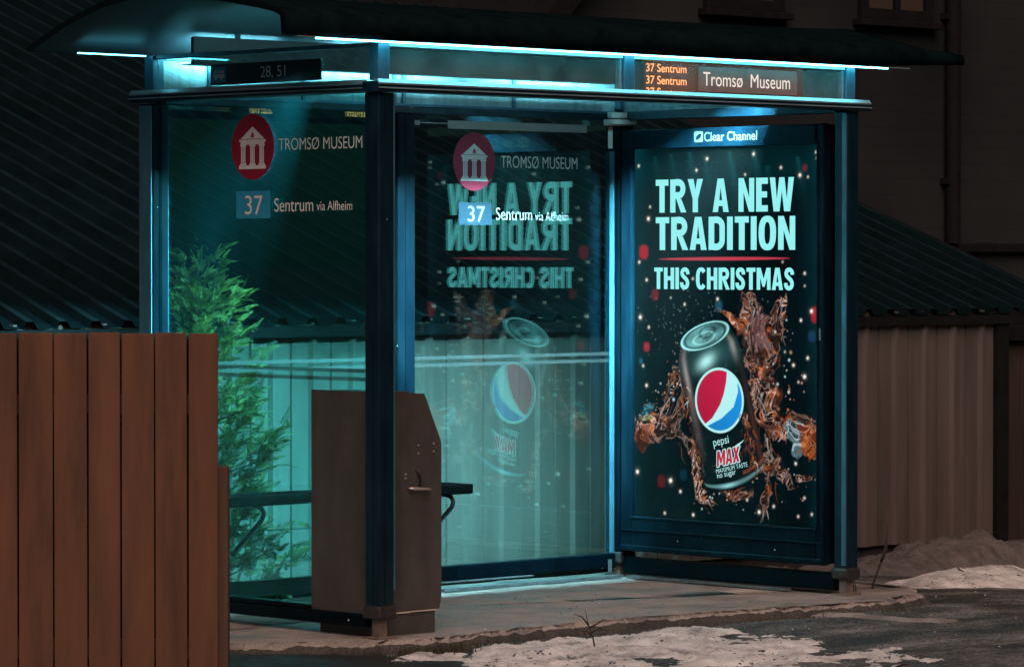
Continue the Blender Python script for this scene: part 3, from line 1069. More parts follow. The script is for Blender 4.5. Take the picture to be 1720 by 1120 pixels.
def film(parent, o, right, n_off, circle_c, circle_r, tm, n37, tsent, tvia, blue='dec_blue', white='dec_white'):
    """red disc with temple, museum name, blue route box and destination, as thin film on the pane"""
    up = Vector((0, 0, 1))
    right = Vector(right)
    nrm = right.cross(up)
    def at(s, z): return Vector(o) + right * s + up * z + nrm * n_off
    bm = B()
    disc_into(bm, at(*circle_c), right, up, circle_r, circle_r, 0.001, 1)
    temple(bm, at(*circle_c), right, up, circle_r, 0.0022, 0)
    text_into(bm, "TROMSØ MUSEUM", at(tm[0], tm[2]), right, up, tm[1] - tm[0], tm[3] - tm[2], 0, -0.004, 0.0015)
    obj("museum_sticker", bm, ['dec_white', 'dec_red', 'dec_blue'], parent)
    bm = B()
    s0, s1, z0, z1 = n37
    rr = 0.008
    pts = []
    for (cx, cz, a0) in ((s1 - rr, z1 - rr, 0), (s0 + rr, z1 - rr, 90), (s0 + rr, z0 + rr, 180), (s1 - rr, z0 + rr, 270)):
        for k in range(5):
            a = R(a0 + k * 22.5)
            pts.append((cx + rr * math.cos(a), cz + rr * math.sin(a)))
    poly_into(bm, pts, at(0, 0), right, up, 1.0, 0.001, 2)
    text_into(bm, "37", at(s0 + (s1 - s0) * 0.27, z0 + (z1 - z0) * 0.14), right, up, (s1 - s0) * 0.52, (z1 - z0) * 0.70, 0, 0.0, 0.0022)
    text_into(bm, "Sentrum", at(tsent[0], tsent[2]), right, up, tsent[1] - tsent[0], tsent[3] - tsent[2], 0, 0.0, 0.0015)
    text_into(bm, "via Alfheim", at(tvia[0], tvia[2]), right, up, tvia[1] - tvia[0], tvia[3] - tvia[2], 0, -0.004, 0.0015)
    obj("route_sticker", bm, [white, 'dec_red', blue], parent)

def bands(parent, axis, a, b, c, z_list):
    for z in z_list:
        bm = B()
        if axis == 'x':
            box(bm, a, b, c - 0.0012, c, z - 0.008, z + 0.008)
        else:
            box(bm, c - 0.0012, c, a, b, z - 0.008, z + 0.008)
        obj("safety_band", bm, 'frost', parent)

# left end
gm = B()
prism(gm, [(0.048, 1.0235), (0.4240, 1.0235), (0.4240, 0.119), (W_ - 0.048, 0.119), (W_ - 0.048, 2.26), (0.048, 2.26)], 'x', -0.004, 0.004)
ge = obj("glass_panel", gm, 'glass_end', sh)
film(ge, (0, W_, 0), (0, -1, 0), 0.005, (W_ - 0.802, 2.051), 0.141, (W_ - 0.631, W_ - 0.100, 2.032, 2.083),
     (W_ - 0.912, W_ - 0.688, 1.745, 1.862), (W_ - 0.660, W_ - 0.409, 1.772, 1.830), (W_ - 0.388, W_ - 0.163, 1.775, 1.815))
bands(ge, 'y', 0.05, W_ - 0.05, -0.0045, (1.107, 1.072))
# back
gb1 = pane("glass_panel", 0.048, 1.422, W_ - 0.004, W_ + 0.004, 0.119, 2.25, 'glass')
bands(gb1, 'x', 0.05, 1.42, W_ - 0.0045, (1.104, 1.070))
gb = pane("glass_panel", 1.536, L_ - 0.052, W_ - 0.004, W_ + 0.004, 0.119, 2.25, 'glass')
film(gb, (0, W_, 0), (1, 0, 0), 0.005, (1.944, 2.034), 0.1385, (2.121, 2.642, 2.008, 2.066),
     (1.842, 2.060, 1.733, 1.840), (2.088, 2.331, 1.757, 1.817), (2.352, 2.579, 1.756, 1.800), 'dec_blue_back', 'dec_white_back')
bands(gb, 'x', 1.54, L_ - 0.056, W_ - 0.0045, (1.104, 1.070))
bm = B()
box(bm, 1.772, 2.706, W_ - 0.007, W_ - 0.0045, 2.188, 2.226)
box(bm, 1.58, 1.77, W_ - 0.006, W_ - 0.0045, 2.209, 2.214)
obj("label_strip", bm, 'dec_grey', gb)
bm = B()
box(bm, 2.858, 2.888, W_ - 0.007, W_ - 0.0045, 2.115, 2.222)
obj("film_tab", bm, 'white_paint', gb)
bm = B()
box(bm, 1.555, 1.59, W_ - 0.007, W_ - 0.0045, 2.20, 2.222)
obj("film_tab", bm, 'dec_grey', gb)

# transom: short upper posts, frames and grimy glass, roof strip above
def upper_post(x0, x1, y0, y1):
    bm = B()
    box(bm, x0, x1, y0, y1, 2.308, 2.466, 0.004)
    obj("upper_post", bm, 'alu_blue', sh)
upper_post(-0.032, 0.032, -0.028, 0.030)
upper_post(1.425, 1.490, -0.028, 0.030)
upper_post(L_ - 0.034, L_ + 0.030, -0.028, 0.030)
upper_post(-0.032, 0.032, W_ - 0.03, W_ + 0.03)
upper_post(L_ - 0.03, L_ + 0.03, W_ - 0.03, W_ + 0.03)
for (a, b) in ((0.0325, 1.4245), (1.4905, L_ - 0.0345)):
    p = pane("transom_glass", a, b, -0.003, 0.003, 2.309, 2.448, 'glass_transom')
    bm = B()
    box(bm, a, b, -0.022, 0.02, 2.448, 2.466, 0.003)
    box(bm, a, a + 0.012, -0.012, 0.012, 2.3095, 2.4475, 0.002)
    box(bm, b - 0.012, b, -0.012, 0.012, 2.3095, 2.4475, 0.002)
    obj("transom_frame", bm, 'alu', p)
p = pane("transom_glass", -0.003, 0.003, 0.031, W_ - 0.031, 2.308, 2.448, 'glass')
bm = B()
box(bm, -0.02, 0.02, 0.031, W_ - 0.031, 2.448, 2.466, 0.003)
obj("transom_frame", bm, 'alu_blue', p)
bm = B()
box(bm, 0.033, L_ - 0.033, W_ + 0.002, W_ + 0.012, 2.2855, 2.455, 0)
p = obj("back_transom", bm, 'frost_panel', sh)
bm = B()
box(bm, 0.033, L_ - 0.033, W_ - 0.012, W_ + 0.0015, 2.2855, 2.297, 0.002)
box(bm, 0.033, L_ - 0.033, W_ - 0.012, W_ + 0.0015, 2.448, 2.466, 0.002)
for x in (0.30, 0.86, 1.42, 1.48, 2.2):
    box(bm, x, x + 0.02, W_ - 0.01, W_ + 0.0015, 2.2975, 2.4475, 0.002)
obj("transom_frame", bm, 'alu_blue', p)
bm = B()
box(bm, L_ - 0.004, L_ + 0.004, 0.031, W_ - 0.031, 2.296, 2.466)
obj("side_transom", bm, 'alu_dark', sh)

# roof: curved shell running along the shelter, thinner towards the right end
def build_roof():
    outer = [(-0.09, 2.470), (-0.092, 2.52), (-0.085, 2.560), (-0.02, 2.588), (0.08, 2.611), (0.3, 2.648), (0.64, 2.685), (0.9, 2.685), (1.1, 2.66), (1.35, 2.59), (1.62, 2.488), (1.62, 2.468)]
    inner = [(1.59, 2.468), (1.33, 2.568), (1.08, 2.635), (0.88, 2.658), (0.64, 2.657), (0.3, 2.622), (0.08, 2.585), (-0.02, 2.564), (-0.056, 2.548), (-0.06, 2.52), (-0.065, 2.470)]
    us = [-0.59, 0.0, 0.7, 1.4, 2.1, 2.7, 3.0, 3.25, 3.45, 3.6, 3.70]
    prof = outer + inner
    bm = B()
    rows = []
    for u in us:
        k = 1.0
        if u > 2.7:
            k = 1 - 0.55 * ((u - 2.7) / 1.07) ** 1.8
        row = []
        for (v, z) in prof:
            kk = k if v < 0.0 else k + (1 - k) * min(1, v / 0.6)
            zz = 2.470 + (z - 2.470) * kk
            row.append(bm.verts.new((u, v, zz + 0.03 * max(0, (u - 3.0) / 0.77) * (1 if v < 0.0 else 0.6))))
        rows.append(row)
    n = len(prof)
    no = len(outer)
    for a, b in zip(rows, rows[1:]):
        for i in range(n):
            j = (i + 1) % n
            f = bm.faces.new([a[i], a[j], b[j], b[i]])
            f.material_index = 0 if i < no - 1 else 1
            f.smooth = True
    for row in (rows[0], rows[-1]):
        # end caps: quads between the outer and the inner curve
        o_, i_ = row[:no], list(reversed(row[no:]))
        m = min(len(o_), len(i_))
        for k in range(m - 1):
            bm.faces.new([o_[k], o_[k + 1], i_[k + 1], i_[k]])
        if len(o_) > m:
            bm.faces.new([o_[m - 1], o_[m], i_[m - 1]])
    bmesh.ops.recalc_face_normals(bm, faces=bm.faces)
    rf = obj("roof", bm, ['roof_out', 'roof_in'], sh)
    bm = B()
    box(bm, -0.53, 3.29, -0.094, -0.062, 2.4655, 2.4695, 0.001)
    obj("edge_trim", bm, 'alu', rf)
    # thin light strips along the front edge and at the back left edge
    bm = B()
    box(bm, -0.42, 3.14, -0.087, -0.077, 2.4605, 2.4650)
    obj("light_strip", bm, 'strip', rf)
    bm = B()
    box(bm, -0.42, -0.05, W_ - 0.005, W_ + 0.008, 2.4600, 2.4650)
    obj("light_strip", bm, 'strip_dim', rf)
build_roof()

# trough lamps under the roof: lit tube turned to the back, a shelf and glowing cover added to shape its beam
for (a, b) in ((0.25, 1.32), (1.50, 2.54)):
    bm = B()
    prism(bm, [(0.250, 2.500), (0.312, 2.500), (0.312, 2.506), (0.276, 2.508), (0.276, 2.574), (0.35, 2.580), (0.35, 2.588), (0.250, 2.588)], 'x', a, b)
    for x in (a - 0.004, b + 0.0005):
        box(bm, x, x + 0.0035, 0.25, 0.35, 2.4995, 2.5885)
    for x in (a + 0.1, b - 0.1):
        box(bm, x - 0.01, x + 0.01, 0.26, 0.28, 2.5885, 2.618)
    lf = obj("lamp", bm, 'white_paint', sh)
    bm = B()
    prism(bm, [(0.2765, 2.545), (0.289, 2.545), (0.289, 2.572), (0.2765, 2.573)], 'x', a + 0.02, b - 0.02)
    obj("tube", bm, 'lamp', lf)
    bm = B()
    box(bm, a + 0.005, b - 0.005, 0.341, 0.346, 2.513, 2.579)
    obj("glow_baffle", bm, 'lamp_soft', lf)

# added light trough that brightens the frosted back transom
bm = B()
prism(bm, [(1.325, 2.425), (1.415, 2.425), (1.415, 2.429), (1.345, 2.431), (1.345, 2.545), (1.325, 2.550)], 'x', 0.10, 2.80)
for x in (0.35, 1.45, 2.55):
    box(bm, x, x + 0.02, 1.327, 1.343, 2.548, 2.58)
lf = obj("lamp", bm, 'black_metal', sh)
for (a, b) in ((0.15, 0.62), (0.95, 1.75), (2.05, 2.75)):
    bm = B()
    box(bm, a, b, 1.3455, 1.352, 2.44, 2.535)
    obj("tube", bm, 'back_fill', lf)

# bracket in the back right corner
bm = B()
box(bm, 2.80, 2.91, W_ - 0.09, W_ - 0.055, 2.262, 2.290, 0.004)
prism(bm, [(W_ - 0.10, 2.232), (W_ - 0.05, 2.225), (W_ - 0.05, 2.255), (W_ - 0.10, 2.255)], 'x', 2.78, 2.96)
obj("bracket", bm, 'white_paint', sh)

# ---- bench along the back
bm = B()
box(bm, 0.16, 1.70, 1.22, 1.42, 0.474, 0.520, 0.006)
be = obj("bench", bm, 'black_seat', sh)
for x in (0.43, 1.59):
    bm = B()
    pts = [(x, 1.37, 0.472), (x, 1.29, 0.470), (x, 1.255, 0.460), (x, 1.240, 0.440), (x, 1.252, 0.415), (x, 1.29, 0.382), (x, 1.36, 0.325), (x, 1.43, 0.27), (x, 1.455, 0.24)]
    tube(bm, pts, 0.011, 10)
    obj("bracket", bm, 'black_metal', be, smooth=True)

# ---- sign plates and departure display
def plate_sign(name, o, right, s0, s1, z0, z1, mats, fill):
    up = Vector((0, 0, 1))
    right = Vector(right)
    nrm = right.cross(up)
    bm = B()
    a, b = Vector(o) + right * s0, Vector(o) + right * s1
    lo = [a + up * z0, b + up * z0, b + up * z1, a + up * z1]
    f1 = [bm.verts.new(p + nrm * 0.006) for p in lo]
    f2 = [bm.verts.new(p) for p in lo]
    bm.faces.new(f1)
    bm.faces.new(list(reversed(f2)))
    for i in range(4):
        bm.faces.new([f1[i], f2[i], f2[(i + 1) % 4], f1[(i + 1) % 4]])
    bmesh.ops.recalc_face_normals(bm, faces=bm.faces)
    pl = obj(name, bm, mats[0], sh)
    bm = B()
    fill(bm, lambda s, z: Vector(o) + right * s + up * z + nrm * 0.006, right, up)
    obj("lettering", bm, mats[1], pl)

def route_fill(bm, at, r, u):
    text_into(bm, "28, 51", at(W_ - 0.742, 2.337), r, u, 0.163, 0.056, 0, 0.0, 0.001)
    poly_into(bm, [(0, 0), (0.094, 0), (0.094, 0.066), (0, 0.066)], at(W_ - 1.064, 2.332), r, u, 1, 0.0008, 1)
    # small bus pictogram
    c = at(W_ - 1.064, 2.332)
    poly_into(bm, [(0.012, 0.020), (0.084, 0.020), (0.084, 0.036), (0.012, 0.036)], c, r, u, 1, 0.0016, 0)
    for k in range(4):
        poly_into(bm, [(0.014 + k * 0.018, 0.040), (0.026 + k * 0.018, 0.040), (0.026 + k * 0.018, 0.052), (0.014 + k * 0.018, 0.052)], c, r, u, 1, 0.0016, 0)
    for x in (0.028, 0.066):
        disc_into(bm, c + Vector(r) * x + Vector(u) * 0.018, r, u, 0.007, 0.007, 0.0022, 0, 16)
plate_sign("route_sign", (-0.0065, W_, 0), (0, -1, 0), W_ - 1.074, W_ - 0.353, 2.3225, 2.412, ('sign_black', ['dec_white', 'dec_blue']), route_fill)

def stop_fill(bm, at, r, u):
    text_into(bm, "Tromsø  Museum", at(1.948, 2.345), r, u, 0.585, 0.064, 0, 0.0, 0.001)
plate_sign("stop_sign", (0, -0.006, 0), (1, 0, 0), 1.918, 2.582, 2.321, 2.432, ('sign_grey', ['sign_glow']), stop_fill)

bm = B()
box(bm, 1.62, 2.72, 0.055, 0.10, 2.285, 2.4675, 0.004)
for x in (1.8, 2.5):
    box(bm, x, x + 0.03, 0.07, 0.085, 2.468, 2.585)
dp = obj("departure_display", bm, 'sign_black', sh)
bm = B()
box(bm, 1.635, 2.70, 0.0535, 0.0548, 2.290, 2.455)
obj("screen", bm, 'led_glow', dp)
bm = B()
for z in (2.403, 2.349, 2.296):
    text_into(bm, "37 Sentrum", (1.645, 0.0532, z), (1, 0, 0), (0, 0, 1), 0.262, 0.037, 0, 0.006, 0.002)
    text_into(bm, "37 Sentrum", (2.66, 0.10, z), (-1, 0, 0), (0, 0, 1), 0.30, 0.037, 0, 0.006, 0.002)
    text_into(bm, "22:10", (1.86, 0.10, z), (-1, 0, 0), (0, 0, 1), 0.14, 0.037, 0, 0.006, 0.002)
obj("lettering", bm, 'led', dp)

# ------------------------------------------------------------------ advertising case on the right end
def build_case():
    XF = 2.880                       # front face (towards the waiting room)
    bm = B()
    y0, y1, z0, z1 = 0.083, 1.405, 0.135, 2.205
    py0, py1, pz0, pz1 = 0.130, 1.330, 0.310, 2.108
    # back box and four frame members
    box(bm, 2.925, 3.01, y0 + 0.004, y1 - 0.004, z0 + 0.004, z1 - 0.004, 0.01)
    box(bm, XF, 2.924, y0, py0 - 0.001, z0, z1, 0.006)
    box(bm, XF, 2.924, py1 + 0.001, y1, z0, z1, 0.006)
    box(bm, XF, 2.924, py0, py1, z0, pz0 - 0.001, 0.006)
    box(bm, XF - 0.008, 2.924, py0, py1, pz1 + 0.001, z1 - 0.002, 0.006)
    # bevelled inner lips and lower mouldings
    box(bm, XF - 0.010, XF - 0.001, y0 + 0.01, y1 - 0.01, z0 + 0.10, z0 + 0.108, 0.002)
    box(bm, XF - 0.012, XF - 0.001, y0 + 0.002, y1 - 0.002, z0 + 0.002, z0 + 0.03, 0.004)
    box(bm, XF - 0.006, XF - 0.0005, py0 - 0.014, py0 - 0.004, pz0 - 0.012, pz1 + 0.012, 0.002)
    box(bm, XF - 0.006, XF - 0.0005, py1 + 0.004, py1 + 0.014, pz0 - 0.012, pz1 - 0.0, 0.002)
    box(bm, XF - 0.006, XF - 0.0005, py0 - 0.002, py1 + 0.002, pz0 - 0.014, pz0 - 0.004, 0.002)
    case = obj("poster_case", bm, 'frame_case', sh)
    bm = B()
    text_into(bm, "Clear Channel", (XF - 0.008, 0.838, 2.136), (0, -1, 0), (0, 0, 1), 0.342, 0.044, 0, 0.0, 0.0015)
    rr, uu, cc = Vector((0, -1, 0)), Vector((0, 0, 1)), Vector((XF - 0.008, 0.905, 2.133))
    # square emblem with a leaning leaf-shaped opening
    ins = []
    for k in range(24):
        a = 2 * math.pi * k / 24
        x, y = 0.021 * math.cos(a), 0.011 * math.sin(a)
        ins.append((0.030 + x * 0.8 - y * 0.6, 0.026 + x * 0.6 + y * 0.8))
    sq = []
    for k in range(24):
        a = 2 * math.pi * k / 24
        c_, s_ = math.cos(a + 0.64), math.sin(a + 0.64)
        q = 0.029 / max(abs(c_), abs(s_))
        sq.append((0.030 + c_ * q, 0.026 + s_ * q * 0.9))
    for k in range(24):
        j = (k + 1) % 24
        poly_into(bm, [sq[k], sq[j], ins[j], ins[k]], cc, rr, uu, 1, 0.0015)
    for (yy, zz) in ((0.112, 1.19),):
        poly_into(bm, [(0, 0), (0.012, 0), (0.012, 0.055), (0, 0.055)], Vector((XF, yy, zz)), rr, uu, 1, 0.0015)
    obj("case_lettering", bm, 'case_text', case)
    bm = B()
    box(bm, 2.888, 2.892, py0, py1, pz0, pz1)
    obj("cover_glass", bm, 'glass_case', case)
    return case
case = build_case()

# ---- poster print: colours computed on a dense sheet of vertices
PX0, PX1 = 1.330, 0.130        # v at left and right edge
PZ0, PZ1 = 0.310, 2.108
def art(px, py):
    """artboard units (as measured on the print) -> metres from the print's lower left"""
    x = (px - 1065.0) / 310.0
    top = 250 - 5 * x
    bot = 868 + 14 * x
    return x * 1.2, 1.798 * (1 - (py - top) / (bot - top))

def build_poster():
    NX, NY = 400, 600
    xs = np.linspace(0, 1.2, NX)
    ys = np.linspace(0, 1.798, NY)
    X, Y = np.meshgrid(xs, ys)
    px = xs[1] - xs[0]
    def vnoise(scale, seed, octs=4):
        out = np.zeros_like(X)
        amp = 1.0
        r_ = np.random.default_rng(seed)
        for o in range(octs):
            n = int(scale * 2 ** o) + 2
            gsz = r_.random((int(n * 1.5) + 2, n + 2))
            fx, fy = X / 1.2 * n, Y / 1.798 * n * 1.5
            ix, iy = np.minimum(fx.astype(int), n), np.minimum(fy.astype(int), int(n * 1.5))
            tx, ty = fx - ix, fy - iy
            tx, ty = tx * tx * (3 - 2 * tx), ty * ty * (3 - 2 * ty)
            a = gsz[iy, ix] * (1 - tx) + gsz[iy, ix + 1] * tx
            b = gsz[iy + 1, ix] * (1 - tx) + gsz[iy + 1, ix + 1] * tx
            out += amp * (a * (1 - ty) + b * ty - 0.5)
            amp *= 0.5
        return out
    img = np.zeros((NY, NX, 3))
    nb = vnoise(3, 1)
    img[:] = (0.0009, 0.0055, 0.0075)
    img *= (1 + 0.7 * nb)[..., None]
    edge = np.exp(-(X / 0.07) ** 2) + 0.7 * np.exp(-((1.2 - X) / 0.06) ** 2)
    img += (edge * (0.6 + 0.4 * Y / 1.8))[..., None] * np.array((0.001, 0.035, 0.045)) * 0.6
    # stage light beams at the top
    for (bx, by, wd, ln, st) in ((1100, 262, 0.018, 0.16, .5), (1128, 258, 0.02, 0.2, .7), (1160, 255, 0.022, 0.24, .9), (1185, 262, 0.02, 0.2, .8), (1228, 255, 0.02, 0.30, 1.2), (1268, 252, 0.022, 0.26, 1.0), (1340, 265, 0.02, 0.2, .7), (1290, 280, 0.03, 0.1, .5)):
        x0, y0 = art(bx, by)
        d = y0 - Y
        xc = x0 + 0.22 * np.clip(d, 0, 1)
        s = np.exp(-((X - xc) / (wd * 0.5 + 0.14 * np.clip(d, 0, 1))) ** 2) * np.exp(-np.clip(d, 0, 9) / ln * 1.8) * (d > 0)
        img += (s * st)[..., None] * np.array((0.006, 0.055, 0.062))
    img += (np.exp(-((Y - 1.70) / 0.10) ** 2) * 0.5)[..., None] * np.array((0.0, 0.022, 0.026))

    def over(mask, col):
        img[:] = img * (1 - mask[..., None]) + mask[..., None] * np.asarray(col)
    def glow(pxx, pyy, r, col, k=1.0):
        x0, y0 = art(pxx, pyy)
        d2 = (X - x0) ** 2 + (Y - y0) ** 2
        img[:] += (np.exp(-d2 / (r * r)) * k)[..., None] * np.asarray(col)
    # out-of-focus lights
    for (a, b, r, c) in ((1081, 423, .036, (.55, .012, .03)), (1101, 495, .03, (.22, .01, .02)), (1086, 583, .026, (.5, .02, .05)), (1112, 810, .033, (.12, .008, .012)), (1371, 528, .04, (.5, .012, .03)), (1352, 284, .02, (.2, .02, .04)), (1230, 408, .014, (.3, .02, .05)), (1076, 607, .018, (.02, .16, .28)), (1364, 564, .03, (.01, .05, .12)), (1210, 514, .03, (.02, .10, .16)), (1150, 798, .03, (.005, .03, .06)), (1300, 640, .02, (.1, .02, .02))):
        x0, y0 = art(a, b)
        d = (np.abs(X - x0) ** 3 + np.abs(Y - y0) ** 3 * 0.7) ** (1 / 3)
        over(np.clip((r - d) / 0.014, 0, 1) * 0.72, c)

    # ---- splash of cola: many short curved strokes
    def stroke(p0, p1, bend, w0, w1, col, alpha):
        (x0, y0), (x1, y1) = p0, p1
        mx, my = (x0 + x1) / 2 - (y1 - y0) * bend, (y0 + y1) / 2 + (x1 - x0) * bend
        n = max(4, int(math.hypot(x1 - x0, y1 - y0) / 0.004))
        t = np.linspace(0, 1, n)
        sx = (1 - t) ** 2 * x0 + 2 * t * (1 - t) * mx + t * t * x1
        sy = (1 - t) ** 2 * y0 + 2 * t * (1 - t) * my + t * t * y1
        w = (w0 + (w1 - w0) * t)
        pad = max(w0, w1) + 0.006
        i0, i1 = np.searchsorted(xs, (sx.min() - pad, sx.max() + pad))
        j0, j1 = np.searchsorted(ys, (sy.min() - pad, sy.max() + pad))
        if i1 <= i0 or j1 <= j0:
            return
        gx, gy = X[j0:j1, i0:i1], Y[j0:j1, i0:i1]
        m = np.zeros_like(gx)
        for a, b, c in zip(sx, sy, w):
            d = np.hypot(gx - a, gy - b)
            m = np.maximum(m, np.clip((c - d) / 0.003 + 0.5, 0, 1))
        m = (m * alpha)[..., None]
        sub = img[j0:j1, i0:i1]
        img[j0:j1, i0:i1] = sub * (1 - m) + m * np.asarray(col)
    rs = random.Random(5)
    DARK = [(0.022, 0.005, 0.004), (0.05, 0.014, 0.008), (0.09, 0.025, 0.014), (0.035, 0.012, 0.012)]
    MID = [(0.11, 0.035, 0.018), (0.16, 0.055, 0.035), (0.13, 0.06, 0.05), (0.20, 0.05, 0.014), (0.08, 0.026, 0.018)]
    HIGH = [(0.45, 0.25, 0.19), (0.72, 0.58, 0.54), (0.38, 0.19, 0.11), (0.45, 0.60, 0.62), (0.52, 0.17, 0.04), (0.36, 0.07, 0.02)]
    # plumes: list of spines (artboard points with half widths) and stroke counts
    plumes = [
        ([(1262, 500, 12), (1268, 540, 30), (1278, 590, 34), (1284, 650, 30), (1292, 710, 30), (1296, 770, 26), (1292, 820, 14), (1286, 862, 4)], 620),
        ([(1248, 490, 4), (1262, 520, 12), (1275, 560, 18)], 90),
        ([(1312, 500, 4), (1300, 530, 10), (1290, 570, 16)], 80),
        ([(1322, 492, 3), (1316, 530, 7), (1306, 580, 12), (1296, 620, 14)], 110),
        ([(1300, 720, 26), (1330, 705, 22), (1356, 712, 24), (1374, 735, 20)], 240),
        ([(1068, 725, 26), (1092, 722, 28), (1120, 715, 20), (1146, 690, 16), (1152, 650, 8)], 270),
        ([(1130, 720, 22), (1150, 735, 16), (1168, 760, 12), (1176, 800, 12), (1180, 835, 8), (1200, 846, 6)], 180),
        ([(1150, 650, 10), (1140, 625, 10), (1126, 650, 8), (1116, 700, 10)], 80),
        ([(1210, 520, 3), (1228, 530, 5), (1242, 548, 6)], 34),
        ([(1312, 790, 10), (1324, 800, 8), (1330, 815, 4)], 40),
        ([(1346, 800, 8), (1362, 800, 6)], 24),
        ([(1215, 820, 10), (1240, 832, 10), (1262, 826, 10)], 60),
    ]
    def spine(pl, t):
        k = t * (len(pl) - 1)
        i = min(int(k), len(pl) - 2)
        f = k - i
        a, b = pl[i], pl[i + 1]
        return [a[q] + (b[q] - a[q]) * f for q in range(3)], (b[0] - a[0], b[1] - a[1])
    # coordinates of the sheet in artboard units
    AX = 1065 + 310 * X / 1.2
    AT = 250 - 5 * X / 1.2
    AY = AT + (1 - Y / 1.798) * (618 + 19 * X / 1.2)
    def pnoise(U, V, seed):
        r_ = np.random.default_rng(seed)
        gsz = r_.random((97, 97)) - 0.5
        iu, iv = np.floor(U).astype(int), np.floor(V).astype(int)
        tu, tv = U - iu, V - iv
        tu, tv = tu * tu * (3 - 2 * tu), tv * tv * (3 - 2 * tv)
        g_ = lambda a_, b_: gsz[a_ % 97, b_ % 97]
        return (g_(iv, iu) * (1 - tu) + g_(iv, iu + 1) * tu) * (1 - tv) + (g_(iv + 1, iu) * (1 - tu) + g_(iv + 1, iu + 1) * tu) * tv
    w1, w2 = pnoise(AX / 34, AY / 46, 31), pnoise(AX / 34, AY / 46, 32)
    w3, w4 = pnoise(AX / 13, AY / 17, 33), pnoise(AX / 13, AY / 17, 34)
    UX, UY = AX + 34 * w1 + 12 * w3, AY + 46 * w2 + 15 * w4
    msk = np.full_like(X, -9.0)
    for pl, cnt in plumes:
        for p0, p1 in zip(pl, pl[1:]):
            dx, dy = p1[0] - p0[0], p1[1] - p0[1]
            t = np.clip(((AX - p0[0]) * dx + (AY - p0[1]) * dy) / (dx * dx + dy * dy), 0, 1)
            d = np.hypot((AX - p0[0] - dx * t) * 1.15, AY - p0[1] - dy * t)
            hw_ = p0[2] + (p1[2] - p0[2]) * t
            msk = np.maximum(msk, 1.15 - d / np.maximum(hw_, 3))
    n1 = pnoise(UX / 9, UY / 15, 41) + 0.5 * pnoise(UX / 4.5, UY / 7.5, 42)
    n2 = pnoise(UX / 6, UY / 10, 43) + 0.5 * pnoise(UX / 3, UY / 4.5, 44)
    n3 = pnoise(AX / 22, AY / 30, 45) + 0.5 * pnoise(AX / 10, AY / 14, 46)
    r1 = np.clip(1 - np.abs(n1) * 4.0, 0, 1)
    r2_ = np.clip(1 - np.abs(n2) * 5.0, 0, 1)
    mm = np.clip((msk + 0.9 * n1 + 0.75 * n3 - 0.26) * 1.9, 0, 1)
    lf = np.clip(0.5 + 1.5 * n3, 0, 1)
    body_c = np.zeros_like(img)
    body_c += np.array((0.011, 0.004, 0.004))
    body_c += (np.clip(0.5 + 1.2 * n1, 0, 1) ** 2 * 0.9)[..., None] * np.array((0.07, 0.02, 0.011))
    body_c += (r1 ** 2 * (0.25 + lf))[..., None] * np.array((0.24, 0.08, 0.038))
    body_c += ((r2_ ** 3) * (lf ** 1.5))[..., None] * np.array((0.85, 0.62, 0.54))
    body_c += (np.clip(pnoise(AX / 18, AY / 20, 48) * 2.2 - 0.25, 0, 1) * r1)[..., None] * np.array((0.75, 0.17, 0.03))
    over(mm * np.clip(0.22 + 1.0 * r1 + 0.7 * r2_, 0, 0.95), body_c)
    # bright wet rims where the liquid sheets end
    rim = np.clip(1 - np.abs(mm - 0.5) * 4, 0, 1) * np.clip(0.35 + 1.8 * n2, 0, 1)
    img += rim[..., None] * np.array((0.34, 0.22, 0.18))
    for pl, cnt in plumes:
        for _ in range(int(cnt * 0.05)):
            (cx, cy, hw), (dx, dy) = spine(pl, rs.random())
            ofs = rs.gauss(0, 0.6) * hw
            ln = math.hypot(dx, dy) or 1
            sx, sy = cx - dy / ln * ofs, cy + dx / ln * ofs * 1.1
            ang = math.atan2(dy, dx) + rs.gauss(0, 0.35)
            l_ = rs.uniform(8, 26) * (0.5 + min(1, hw / 20))
            pal = HIGH if rs.random() < 0.55 else MID
            w = rs.uniform(0.0016, 0.0034)
            stroke(art(sx, sy), art(sx + math.cos(ang) * l_ * 0.8, sy + math.sin(ang) * l_ * 1.25), rs.uniform(-0.35, 0.35), w, w * 0.4, pal[rs.randrange(len(pal))], 0.7)
    # ice and glowing lumps
    def blob(a, b, rx, ry, col, hi, tilt=0.0):
        x0, y0 = art(a, b)
        ca, sa = math.cos(tilt), math.sin(tilt)
        dx, dy = X - x0, Y - y0
        u_, v_ = (dx * ca + dy * sa) / rx, (-dx * sa + dy * ca) / ry
        d = np.hypot(u_, v_) + 1.1 * n1 + 0.6 * n3
        m = np.clip((1 - d) * 4, 0, 1)
        f = np.clip(r2_ ** 2 * 0.9 + 0.5 * n2, 0, 1)
        over(m * 0.85, np.asarray(col) * (1 - f)[..., None] + np.asarray(hi) * f[..., None])
    blob(1278, 560, 0.075, 0.09, (0.12, 0.05, 0.05), (0.42, 0.28, 0.28), 0.3)
    blob(1294, 552, 0.035, 0.035, (0.40, 0.05, 0.01), (0.7, 0.2, 0.08))
    blob(1336, 720, 0.075, 0.055, (0.02, 0.05, 0.06), (0.55, 0.72, 0.78))
    blob(1340, 752, 0.04, 0.045, (0.03, 0.08, 0.10), (0.6, 0.8, 0.85))
    blob(1357, 735, 0.05, 0.07, (0.16, 0.025, 0.008), (0.75, 0.22, 0.06))
    blob(1362, 757, 0.05, 0.03, (0.2, 0.04, 0.008), (0.7, 0.2, 0.06))
    blob(1080, 735, 0.06, 0.055, (0.06, 0.012, 0.006), (0.45, 0.11, 0.04))
    blob(1086, 690, 0.07, 0.028, (0.01, 0.06, 0.09), (0.12, 0.4, 0.5), 0.3)
